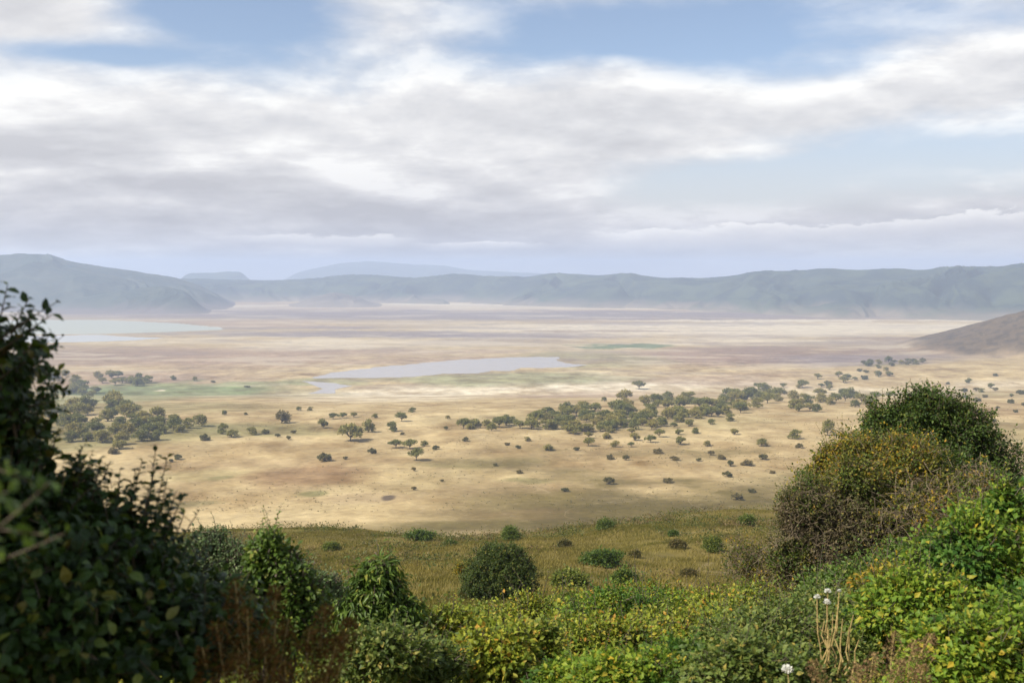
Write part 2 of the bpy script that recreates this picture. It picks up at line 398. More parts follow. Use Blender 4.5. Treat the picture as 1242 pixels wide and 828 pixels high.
M['petal'] = leaf_mat('petal', [(0, (.78, .76, .70)), (1, (.86, .85, .80))], transl=.3, pscale=3)

def ground_material():
    m, k, out = new_mat('ground')
    at_ = k.node('ShaderNodeAttribute', attribute_name='soil_and_shade'); tc = k.node('ShaderNodeTexCoord'); p = tc.outputs['Object']
    sep = k.node('ShaderNodeSeparateXYZ'); k.l.new(p, sep.inputs[0]); q = k.comb(sep.outputs[0], sep.outputs[1], 0.0)
    n1 = k.noise(q, .9, 5, .65); n2 = k.noise(q, .11, 5, .65, .5); n3 = k.noise(q, .014, 5, .6, .4)
    f = k.m('ADD', k.m('ADD', k.m('MULTIPLY', n1, .22), k.m('MULTIPLY', n2, .40)), k.m('MULTIPLY', n3, .38))
    v = k.rng(f, .34, .66, .62, 1.38, smooth=False)
    g2 = k.comb(k.m('MULTIPLY', sep.outputs[0], .0016), k.m('MULTIPLY', sep.outputs[1], .0040), 1.7)
    farm = k.m('MULTIPLY', k.rng(sep.outputs[1], 2600., 3700.), k.rng(sep.outputs[2], -348., -336., 1, 0)); n4 = k.noise(g2, 1.0, 9, .68, .4)
    streak_hi = k.m('MULTIPLY', k.rng(n4, .53, .60), k.m('MULTIPLY', farm, .42)); streak_lo = k.m('MULTIPLY', k.rng(n4, .40, .47, 1, 0), k.m('MULTIPLY', farm, .38))
    tr = k.m('ABSOLUTE', k.m('SUBTRACT', k.noise(q, .0065, 3, .5, .6), .5)); trail = k.m('MULTIPLY', k.rng(tr, .0, .004, 1, 0), .30)
    col = k.mix(1.0, at_.outputs['Color'], k.comb(v, v, v), 'MULTIPLY')
    col = k.mix(streak_hi, col, (.47, .40, .29)); col = k.mix(streak_lo, col, (.19, .14, .115))
    # scattered darker tufts and bare spots of the grassland
    sp = k.rng(k.noise(q, .23, 4, .75), .60, .70); col = k.mix(k.m('MULTIPLY', sp, .36), col, (.15, .12, .055))
    sp2 = k.rng(k.noise(q, .055, 5, .7, 1.0), .56, .66); col = k.mix(k.m('MULTIPLY', sp2, .14), col, (.42, .34, .22))
    col = k.mix(trail, col, (.36, .28, .17))
    b = k.node('ShaderNodeBsdfPrincipled'); k.put(b.inputs['Base Color'], col); b.inputs['Roughness'].default_value = .95; b.inputs['Specular IOR Level'].default_value = .1
    bp = k.node('ShaderNodeBump'); bp.inputs['Strength'].default_value = .5; bp.inputs['Distance'].default_value = 1.2
    k.l.new(k.m('ADD', n2, k.m('MULTIPLY', n1, .12)), bp.inputs['Height']); k.l.new(bp.outputs[0], b.inputs['Normal'])
    k.l.new(b.outputs[0], out.inputs[0]); return m

# ------------------------------------------------------------------ ground
def ground():
    th = np.radians(np.concatenate([np.linspace(-180, -36, 60)[:-1], np.linspace(-36, 36, 1150), np.linspace(36, 180, 60)[1:]]))
    off = np.concatenate([np.linspace(9.5, 36, 60), np.linspace(36.3, 330, 700)])
    rf = HP * F / off; rn = np.geomspace(rf[-1] * .995, .4, 260)
    r = np.concatenate([rf, rn])
    R, T = np.meshgrid(r, th[:-1] if abs(th[-1] - th[0] - 2 * math.pi) < 1e-6 else th, indexing='ij')
    X = R * np.sin(T); Y = R * np.cos(T); Z = height(X, Y)
    nr, nt = X.shape
    col = soil_and_shade(X.ravel(), Y.ravel())
    i = np.arange(nr - 1)[:, None] * nt; j = np.arange(nt)[None]; j2 = (j + 1) % nt
    q = np.stack([i + j, i + nt + j, i + nt + j2, i + j2], -1).reshape(-1, 4)
    V = np.stack([X.ravel(), Y.ravel(), Z.ravel()], 1)
    V = np.concatenate([V, [[0, 0, float(height(0, 0))]]]); col = np.concatenate([col, col[-1:]])
    l = (nr - 1) * nt; jj = np.arange(nt); tri = np.stack([l + jj, np.full(nt, len(V) - 1), l + (jj + 1) % nt], 1)
    o = mk('ground', V, [q, tri], ground_material(), smooth=True, attr=col); tag(o, 'dry crater floor and grassy slope', kind='structure')

TAN = (.335, .248, .122); OCHRE = (.225, .14, .068); PALE = (.50, .43, .31); PINK = (.265, .18, .12); PURP = (.165, .13, .125)
GREEN = (.185, .185, .08); OLIVE = (.155, .135, .05); DOLIVE = (.105, .08, .022); BROWN = (.185, .12, .08); SLOPE = (.135, .108, .027); HILLC = (.10, .068, .034)  # purple, brown and dark olive also carry painted cloud shadow
FEAT = [  # px, py of centre, half sizes in px, colour, strength: soils, plant cover and dark bands that partly paint in cloud shadow, placed on the real ground
    (700, 425, 900, 38, TAN, .3), (640, 383, 700, 6, PURP, .9), (300, 376, 260, 5, PURP, .7), (600, 372, 420, 4, PALE, .6), (420, 373, 120, 3, PINK, .6),
    (250, 390, 200, 2, PINK, .8), (470, 405, 230, 4, PURP, .85), (620, 408, 160, 4, PURP, .8), (350, 398, 150, 2, PURP, .6),
    (880, 400, 360, 9, PALE, .8), (1050, 397, 200, 6, PALE, .6), (980, 389, 260, 1.2, PALE, .9), (820, 393, 180, 2, PURP, .5), (1100, 411, 120, 1.5, BROWN, .6), (720, 402, 120, 1.5, BROWN, .7),
    (930, 433, 180, 13, BROWN, .95), (1060, 436, 130, 9, PURP, .75), (820, 432, 120, 8, PINK, .6), (1090, 428, 120, 4, BROWN, .7),
    (760, 420, 62, 2.6, (.085, .125, .05), .95), (720, 437, 100, 12, GREEN, .55), (620, 460, 170, 9, GREEN, .75), (470, 480, 120, 9, PALE, .5), (400, 462, 60, 6, GREEN, .7),
    (560, 438, 200, 5, PINK, .5), (250, 432, 190, 12, PINK, .75), (130, 432, 120, 12, BROWN, .55), (380, 420, 100, 5, PALE, .5), (500, 428, 160, 4, PINK, .6),
    (200, 472, 165, 8, (.125, .165, .06), .9), (280, 466, 130, 4, GREEN, .8), (120, 484, 120, 10, GREEN, .8), (200, 495, 160, 8, OLIVE, .55), (330, 478, 90, 6, OLIVE, .4),
    (183, 476, 9, 1.6, PALE, 1), (740, 478, 160, 5, PINK, .65), (940, 462, 200, 9, PINK, .55), (900, 475, 160, 6, TAN, .5),
    (270, 522, 170, 9, OLIVE, .75), (120, 530, 160, 22, OLIVE, .8), (360, 516, 60, 5, OLIVE, .5), (740, 512, 200, 14, OLIVE, .35),
    (375, 580, 78, 17, OCHRE, .85), (590, 561, 90, 7, OLIVE, .6), (650, 583, 34, 4, OLIVE, .7), (250, 576, 60, 8, OLIVE, .4), (640, 595, 90, 10, OCHRE, .35), (400, 560, 200, 5, OCHRE, .3),
    (235, 610, 50, 4, OLIVE, .6), (270, 580, 20, 3, OLIVE, .7), (387, 601, 18, 1.3, OLIVE, .9), (480, 607, 9, 1.6, (.04, .032, .02), 1), (455, 607, 60, 8, BROWN, .25),
    (900, 645, 360, 42, DOLIVE, 1), (860, 606, 160, 9, DOLIVE, .6), (640, 648, 220, 17, DOLIVE, .9), (480, 650, 120, 6, DOLIVE, .6), (700, 625, 120, 8, OCHRE, .5), (1010, 590, 110, 20, OLIVE, .4), (1180, 498, 120, 12, OCHRE, .35), (1220, 525, 70, 16, OLIVE, .4),
    (1080, 462, 150, 11, TAN, .9), (1160, 452, 120, 12, TAN, .95), (1240, 452, 110, 18, TAN, .95), (1120, 478, 120, 4, OLIVE, .35), (1075, 443, 45, 3, OLIVE, .5),
]
def soil_and_shade(x, y):
    n = len(x); col = np.tile(np.array(TAN), (n, 1))
    d = np.maximum(np.hypot(x, y), 1)
    sc_ = np.clip(d / 3500, .12, 1.6)
    wx = x + fbm(x / 160, y / 160, 4, 101) * 80 * sc_; wy = y + fbm(x / 190, y / 190, 5, 131, .6) * 150 * sc_
    # broad streaky variation of the floor far out
    far = sstep(d, 2400, 3400)
    s1 = fbm(x / 1400, y / 650, 6, 151, .62)[:, None]; s2 = fbm(x / 800, y / 480, 6, 171, .6)[:, None]
    col += far[:, None] * (np.clip(s1, 0, .5) * 2.2 * (np.array(PALE) - col))
    col += far[:, None] * (np.clip(-s1, 0, .45) * 2.2 * (np.array(PINK) - col))
    col += far[:, None] * (np.clip((s2 - .08) * 3.5, 0, .85) * (np.array(PURP) - col)) * sstep(d, 3800, 5600)[:, None]
    for px, py, hw, hh, c, a in FEAT:
        if py > 355:
            p1 = at(px, py + hh, 830); p2 = at(px, py - hh, 830); p = (p1 + p2) / 2; dd = p[1]
            rx = hw * dd / F; ry = max((p2[1] - p1[1]) / 2, 15.0)
            q = ((wx - p[0]) / rx) ** 2 + ((wy - p[1]) / ry) ** 2
            w = a * (1 - sstep(np.sqrt(q), .55, 1.25)) * (d > 700)
            col += w[:, None] * (np.array(c) - col)
    # the dark hill, and the near slope under its grass and bushes
    r = np.hypot((x - 2640), (y - 4530) / 1.15) + fbm(x / 95, y / 95, 4, 91) * 90
    w = 1 - sstep(r, 800, 960); spk = sstep(fbm(x / 36, y / 36, 4, 95), -.05, .25)
    hc = np.array(HILLC) * (1 - .45 * spk[:, None]) ; col += w[:, None] * (hc - col)
    f1 = fbm(x / 120, y / 90, 5, 261, .6)
    w = (1 - sstep(y + fbm(x / 130, y / 130, 5, 161, .6) * 330, 960, 1270)) * sstep(x / np.maximum(y, 1) + f1 * .12, -.17, .12)
    col += w[:, None] * (np.array(DOLIVE) * (1 + .5 * f1[:, None]) - col)
    # drifts of darker and paler grass over the tan plain
    f2 = fbm(x / 75, y / 110, 6, 281, .62); f3 = fbm(x / 30, y / 45, 5, 291, .6)
    mid = (sstep(d, 700, 900) * (1 - sstep(d, 3600, 5000)) * (1 - w))[:, None]
    col *= 1 + mid * np.stack([f2 * .50 + f3 * .36, f2 * .60 + f3 * .42, f2 * .74 + f3 * .52], 1)
    w = (1 - sstep(y + fbm(x / 40, y / 40, 5, 61, .6) * 150, 235, 460))[:, None]
    g = fbm(x / 18, y / 26, 5, 65)[:, None]; sl = np.array(SLOPE) + np.clip(g, -.5, .5) * np.array([.09, .06, .025])
    col += w * (sl - col)
    return np.clip(col, .01, .8)
ground()

# ------------------------------------------------------------------ water
def water_mat(name, col, rough):
    m, k, out = new_mat(name)
    tc = k.node('ShaderNodeTexCoord'); n = k.noise(tc.outputs['Object'], .02, 4, .5)
    b = k.node('ShaderNodeBsdfPrincipled'); k.put(b.inputs['Base Color'], k.mix(n, col, tuple(c * .85 for c in col))); b.inputs['Roughness'].default_value = rough
    b.inputs['IOR'].default_value = 1.33
    k.l.new(b.outputs[0], out.inputs[0]); return m
def pool(name, outline, mat, label, z=-FL + .25, wob=12, seed=1):
    P = []
    for px, py in outline:
        d = ray(px, py); t = (z / d[2]); P.append((d * t)[:2])
    P = np.array(P); Q = []
    for i in range(len(P)):                       # subdivide and fray the shore line
        a, b = P[i], P[(i + 1) % len(P)]; m = max(2, int(np.linalg.norm(b - a) / 9)); t = np.linspace(0, 1, m, endpoint=False)[:, None]
        Q.append(a + (b - a) * t)
    Q = np.concatenate(Q)
    sc_ = np.clip(np.hypot(Q[:, 0], Q[:, 1]) / 2500, .4, 2.2)
    Q = Q + np.stack([fbm(Q[:, 0] / 45, Q[:, 1] / 45, 4, seed), fbm(Q[:, 0] / 45, Q[:, 1] / 45, 4, seed + 40)], 1) * wob * np.stack([sc_ * 1.6, sc_ * 1.5], 1)
    import bmesh
    bm = bmesh.new(); vs = [bm.verts.new((float(q[0]), float(q[1]), z)) for q in Q]
    f = bm.faces.new(vs); bmesh.ops.triangulate(bm, faces=[f]); me = bpy.data.meshes.new(name)
    bmesh.ops.recalc_face_normals(bm, faces=bm.faces)
    if bm.faces and list(bm.faces)[0].normal.z < 0: bmesh.ops.reverse_faces(bm, faces=list(bm.faces))
    bm.to_mesh(me); bm.free(); me.materials.append(mat)
    o = bpy.data.objects.new(name, me); C.objects.link(o); tag(o, label, kind='structure')
wm = water_mat('lake_water', (.34, .30, .27), .25)
pool('lake', [(379, 459), (400, 452), (450, 446), (505, 441), (545, 437), (600, 434), (655, 432), (676, 433), (672, 437), (690, 441), (712, 443), (690, 445), (655, 446), (634, 446), (622, 450), (600, 449), (575, 453), (540, 453), (505, 457), (460, 458), (420, 458)], wm, 'long pale blue lake on the crater floor', seed=3)
pool('pond', [(366, 462), (392, 463), (428, 468), (408, 471), (404, 477), (375, 477), (392, 471), (378, 466)], wm, 'small pond just below the left end of the lake', seed=9, wob=5)
wg = water_mat('soda_water', (.35, .36, .29), .4)
pool('soda_lake', [(-160, 389), (60, 388), (120, 388), (170, 390), (215, 392), (268, 397), (270, 400), (190, 403), (120, 405), (-160, 407)], wg, 'pale green soda lake far to the left', seed=21, wob=8)
pool('soda_pool', [(-160, 408), (60, 407), (120, 406), (150, 408), (200, 410), (160, 413), (90, 415), (-160, 416)], water_mat('soda_pool_water', (.40, .40, .39), .35), 'whitish soda pool in front of the pale green lake', seed=27, wob=6)

# ------------------------------------------------------------------ hills
def hill_mat(name, dark, light, low, scale=.0025):
    m, k, out = new_mat(name)
    tc = k.node('ShaderNodeTexCoord'); p = tc.outputs['Object']; sep = k.node('ShaderNodeSeparateXYZ'); k.l.new(p, sep.inputs[0])
    n = k.noise(p, scale, 6, .6, .6); n2 = k.noise(p, scale * 6, 5, .65)
    c = k.mix(k.rng(k.m('ADD', k.m('MULTIPLY', n, .7), k.m('MULTIPLY', n2, .3)), .42, .6), dark, light)
    h = k.rng(k.m('ADD', sep.outputs[2], k.m('MULTIPLY', n, 190)), -FL + 75, -FL + 190)
    c = k.mix(h, low, c)
    b = k.node('ShaderNodeBsdfPrincipled'); k.put(b.inputs['Base Color'], c); b.inputs['Roughness'].default_value = 1; b.inputs['Specular IOR Level'].default_value = 0
    k.l.new(b.outputs[0], out.inputs[0]); return m
def ridge(name, crest, base, mat, depth, label, spur=.22, seed=0, freq=1.0, n_th=700, n_t=110, zb=-FL - 3):
    """a range of hills: crest given as (px,row) seen at distance base+0.45*depth; a real heightfield with spurs"""
    cp = np.array(crest, float); bp = np.array(base, float)
    px = np.linspace(cp[0, 0], cp[-1, 0], n_th); row = np.interp(px, cp[:, 0], cp[:, 1]); D0 = np.interp(px, bp[:, 0], bp[:, 1]) * FL / HP; depth = depth * FL / HP
    ker = np.hanning(15); ker /= ker.sum(); row = np.convolve(np.pad(row, 7, 'edge'), ker, 'valid')
    t = np.linspace(0, 1, n_t); PX, T = np.meshgrid(px, t, indexing='ij')
    D = D0[:, None] + depth * T
    X = (PX - 621) / F * D; Y = D
    Dc = D0 + depth * .45; H = (-(row - 325) / F * Dc - zb)[:, None]
    up = np.clip(T / .45, 0, 1); prof = np.where(T < .45, up ** 1.15 * (1.6 - .6 * up), 1 - .9 * sstep(T, .45, 1.0))
    L = X / 670 * freq; wr = fbm(X / 1100, Y / 1100, 3, seed + 5) * 1.4
    rd = 1 - np.abs(fbm(L + wr, T * 1.5 + 3, 4, seed + 9, .55)) * 2.2
    mid = np.sin(np.clip(T / .45, 0, 1) * math.pi) ** .7 * (T < .45)
    z = zb + H * (prof + spur * mid * (rd - .55)) + H * .035 * fbm(X / 200, Y / 200, 5, seed + 31, .6) * np.clip(T * 8, 0, 1)
    e = np.clip(np.minimum(PX - px[0], px[-1] - PX) / 40, 0, 1); z = zb + (z - zb) * sstep(e, 0, 1)
    n, m_ = X.shape; V = np.stack([X, Y, z], -1).reshape(-1, 3); i = np.arange(n - 1)[:, None] * m_; j = np.arange(m_ - 1)[None]
    q = np.stack([i + j, i + m_ + j, i + m_ + j + 1, i + j + 1], -1).reshape(-1, 4)
    o = mk(name, V, [q], mat, smooth=True); tag(o, label, kind='structure')
GD = (.03, .043, .042); GL = (.065, .082, .055)
hm = hill_mat('rim_forest', GD, GL, (.20, .165, .125)); hm2 = hill_mat('left_forest', (.04, .055, .045), (.075, .085, .065), (.16, .13, .12))
hm3 = hill_mat('far_slope', (.04, .055, .04), (.06, .08, .05), (.05, .06, .04))
ridge('crater_rim', [(150, 345), (200, 338), (320, 340), (380, 338), (415, 334), (445, 333), (500, 337), (560, 332), (600, 336), (640, 336), (668, 331), (720, 334), (760, 332), (800, 337), (850, 338), (890, 334), (925, 329), (955, 330), (1000, 325), (1040, 327), (1085, 326), (1120, 328), (1160, 323), (1200, 324), (1242, 321), (1330, 316), (1700, 318)],
      [(100, 6900), (400, 6900), (620, 6300), (850, 5400), (1000, 4750), (1242, 4400), (1700, 4200)], hm, 2600, 'forested crater rim behind the plain', .50, 3)
ridge('left_hill', [(-420, 300), (-100, 306), (0, 310), (28, 308), (62, 309), (82, 316), (110, 321), (134, 324), (170, 330), (210, 336), (240, 345), (275, 362), (300, 374)],
      [(-420, 5200), (100, 5350), (300, 5700)], hm2, 2200, 'broad dark hill at the left end of the rim', .38, 17, n_th=500)
ridge('hill_spur', [(40, 378), (90, 362), (140, 354), (175, 348), (200, 347), (222, 352), (240, 360), (262, 371)], [(40, 5100), (262, 5150)], hm2, 900, 'low spur in front of the left hill', .2, 29, n_th=250)
ridge('low_hill', [(195, 338), (225, 331), (262, 331), (275, 329), (292, 330), (304, 335), (330, 340)], [(195, 10500), (330, 10500)], hm3, 1800, 'low flat hill behind the rim', .12, 41, n_th=200)
ridge('mountain', [(325, 341), (350, 333), (380, 326), (415, 319), (445, 317), (470, 318), (500, 321), (540, 322), (565, 327), (600, 329), (690, 333), (800, 338)], [(325, 13500), (800, 13500)], hm3, 4500, 'distant hazy mountain beyond the rim', .15, 53, n_th=300)
ridge('cone_hill', [(340, 370), (365, 364), (388, 358), (405, 354), (425, 358), (448, 365), (475, 370)], [(340, 6000), (475, 6000)], hill_mat('cone_soil', (.10, .09, .08), (.15, .13, .11), (.22, .185, .15)), 900, 'low bare cone hill in front of the rim', .3, 61, n_th=160)

# ------------------------------------------------------------------ haze
def haze():
    x, y0, y1, z0, z1 = 32000., -32000., 32000., -FL - 8, 235.
    V = np.array([[sx * x, y, z] for z in (z0, z1) for y in (y0, y1) for sx in (-1, 1)])
    q = np.array([[0, 2, 3, 1], [4, 5, 7, 6], [0, 1, 5, 4], [2, 6, 7, 3], [0, 4, 6, 2], [1, 3, 7, 5]])
    m, k, out = new_mat('haze')
    v = k.node('ShaderNodeVolumePrincipled'); v.inputs['Color'].default_value = (.61, .735, 1.0, 1); v.inputs['Density'].default_value = 0.76e-4
    v.inputs['Anisotropy'].default_value = 0.1
    k.l.new(v.outputs[0], out.inputs['Volume'])
    o = mk('haze', V, [q], m); tag(o, 'thin pale blue haze', kind='stuff')
haze()

# ------------------------------------------------------------------ trees of the plain
def plain_tree(seed, style):
    rng = np.random.default_rng(seed)
    e = empty({'umbrella': 'acacia_tree', 'round': 'acacia_tree', 'bush': 'thorn_bush'}[style], (0, 0, 0), 'x', 'tree')
    lob = []
    if style == 'umbrella':
        for i in range(8):
            a = i * .8 + rng.uniform(-.4, .4); r = rng.uniform(.16, .38); lob.append((r * math.cos(a), r * math.sin(a), rng.uniform(.26, .5), rng.uniform(.12, .21), rng.uniform(.12, .21), rng.uniform(.06, .12)))
        lob.append((0, 0, .5, .22, .22, .10)); hz = .28
    elif style == 'round':
        for i in range(10):
            a = i * .63 + rng.uniform(-.4, .4); r = rng.uniform(.1, .34); lob.append((r * math.cos(a), r * math.sin(a), rng.uniform(.12, .48), rng.uniform(.11, .2), rng.uniform(.11, .2), rng.uniform(.08, .14)))
        lob.append((0, 0, .48, .2, .2, .13)); hz = .2
    else:
        for i in range(8):
            a = i * .8 + rng.uniform(-.5, .5); r = rng.uniform(.12, .38); lob.append((r * math.cos(a), r * math.sin(a), rng.uniform(.1, .36), rng.uniform(.09, .18), rng.uniform(.09, .18), rng.uniform(.07, .14)))
        lob.append((rng.uniform(-.1, .1), 0, .3, .18, .18, .15)); hz = .1
    lf, tw, S0, c = crown(rng, lob, 460, 6, .06, .8, 'far', depth=.35, twig=.05, spread=.04, lump=.45, zmin=-.5, twigr=.002, up=2.2)
    mk('crown', lf[0], lf[1], M['acacia'] if style != 'bush' else M['acacia_grey'], e)
    ps = [limb(rng, np.array([0, 0, -.06]), np.array([.02, 0, hz * .55]), .028, .022, 4, .05)]
    for l in lob: ps.append(limb(rng, np.array([.02, 0, hz * .5]), np.array(l[:3]), .016, .006, 4, .08))
    V, Fc = join(ps); mk('trunk', V, Fc, M['bark'], e); return e
masters = {'umbrella': [plain_tree(s, 'umbrella') for s in (1, 2, 3, 4)], 'round': [plain_tree(s, 'round') for s in (11, 12, 13, 14, 15)], 'bush': [plain_tree(s, 'bush') for s in (21, 22, 23, 24)]}
used = set(); prng = np.random.default_rng(5)
def plant(px, py, w, style, label, group, cat='tree', tall=1.0, dmin=860):
    p = at(px, py, dmin); ms = masters[style]; m = ms[int(prng.integers(len(ms)))]
    if m.name in used: o = copy_tree(m)
    else: o = m; used.add(m.name)
    s = w * p[1] / F
    o.location = (float(p[0]), float(p[1]), float(p[2])); o.scale = (s, s, s * tall); o.rotation_euler = (0, 0, float(prng.uniform(0, 6.28)))
    tag(o, label, cat, group); return o

def fill(poly, n, wmin, wmax, styles, label, group, seed, gap=5.0):
    rg = np.random.default_rng(seed); P = np.array(poly, float); got = []; tries = 0
    x0, y0 = P.min(0); x1, y1 = P.max(0)
    while len(got) < n and tries < 20000:
        tries += 1; x = rg.uniform(x0, x1); y = rg.uniform(y0, y1); ins = False
        for i in range(len(P)):
            a, b = P[i], P[i - 1]
            if (a[1] > y) != (b[1] > y) and x < (b[0] - a[0]) * (y - a[1]) / (b[1] - a[1]) + a[0]: ins = not ins
        if not ins or any(math.hypot((x - u) / 1.0, (y - v) * 2.2) < gap for u, v in got): continue
        got.append((x, y)); st = styles[int(rg.integers(len(styles)))]
        plant(x, y, rg.uniform(wmin, wmax), st, label, group, 'tree', rg.uniform(.85, 1.15))
fill([(560, 520), (600, 513), (650, 503), (700, 497), (760, 494), (790, 484), (850, 484), (890, 479), (940, 474), (948, 486), (915, 498), (870, 507), (820, 516), (760, 523), (700, 526), (650, 526), (600, 526), (565, 527)], 138, 13, 21, ['round', 'round', 'umbrella'],
     'olive green acacia inside the long dense grove in the middle of the plain', 'acacias of the long middle grove', 3, 5.2)
fill([(690, 520), (760, 525), (830, 515), (890, 503), (900, 512), (830, 530), (760, 545), (700, 542)], 18, 9, 15, ['round', 'umbrella'],
     'smaller acacia standing loose along the front edge of the long middle grove', 'acacias along the front edge of the grove', 4, 15)
fill([(955, 482), (1000, 480), (1050, 480), (1085, 478), (1085, 493), (1040, 497), (1000, 500), (960, 502)], 20, 12, 19, ['round', 'umbrella'],
     'grey green acacia in the small grove just left of the round-topped thicket', 'acacias of the small right grove', 6, 8)
fill([(30, 500), (60, 492), (110, 489), (150, 492), (185, 500), (205, 508), (215, 520), (205, 532), (175, 537), (150, 545), (100, 540), (60, 530), (30, 530)], 52, 17, 27, ['round'],
     'dark rounded acacia inside the dense left grove behind the leafy bush', 'acacias of the dense left grove', 7, 9)
fill([(118, 458), (185, 456), (186, 468), (160, 470), (118, 466)], 10, 11, 17, ['round', 'umbrella'],
     'acacia in the short tree row between the soda pool and the green strip', 'acacias of the short far row', 8, 8)
fill([(48, 455), (92, 455), (112, 470), (122, 468), (118, 482), (60, 484), (40, 478)], 13, 13, 20, ['round'],
     'grey green acacia in the loose far group at the left behind the leafy bush', 'acacias of the loose far left group', 9, 9)
fill([(945, 470), (1040, 449), (1075, 446), (1090, 455), (1040, 462), (965, 476)], 12, 7, 12, ['round', 'umbrella', 'bush'],
     'small acacia in the thin line climbing the tan rise below the dark hill', 'acacias climbing the tan rise', 14, 9)
fill([(1130, 462), (1245, 452), (1245, 505), (1200, 500), (1150, 478)], 10, 6, 11, ['bush', 'round'],
     'small dull tree dotted on the tan slope at the far right', 'trees of the far right slope', 15, 12)
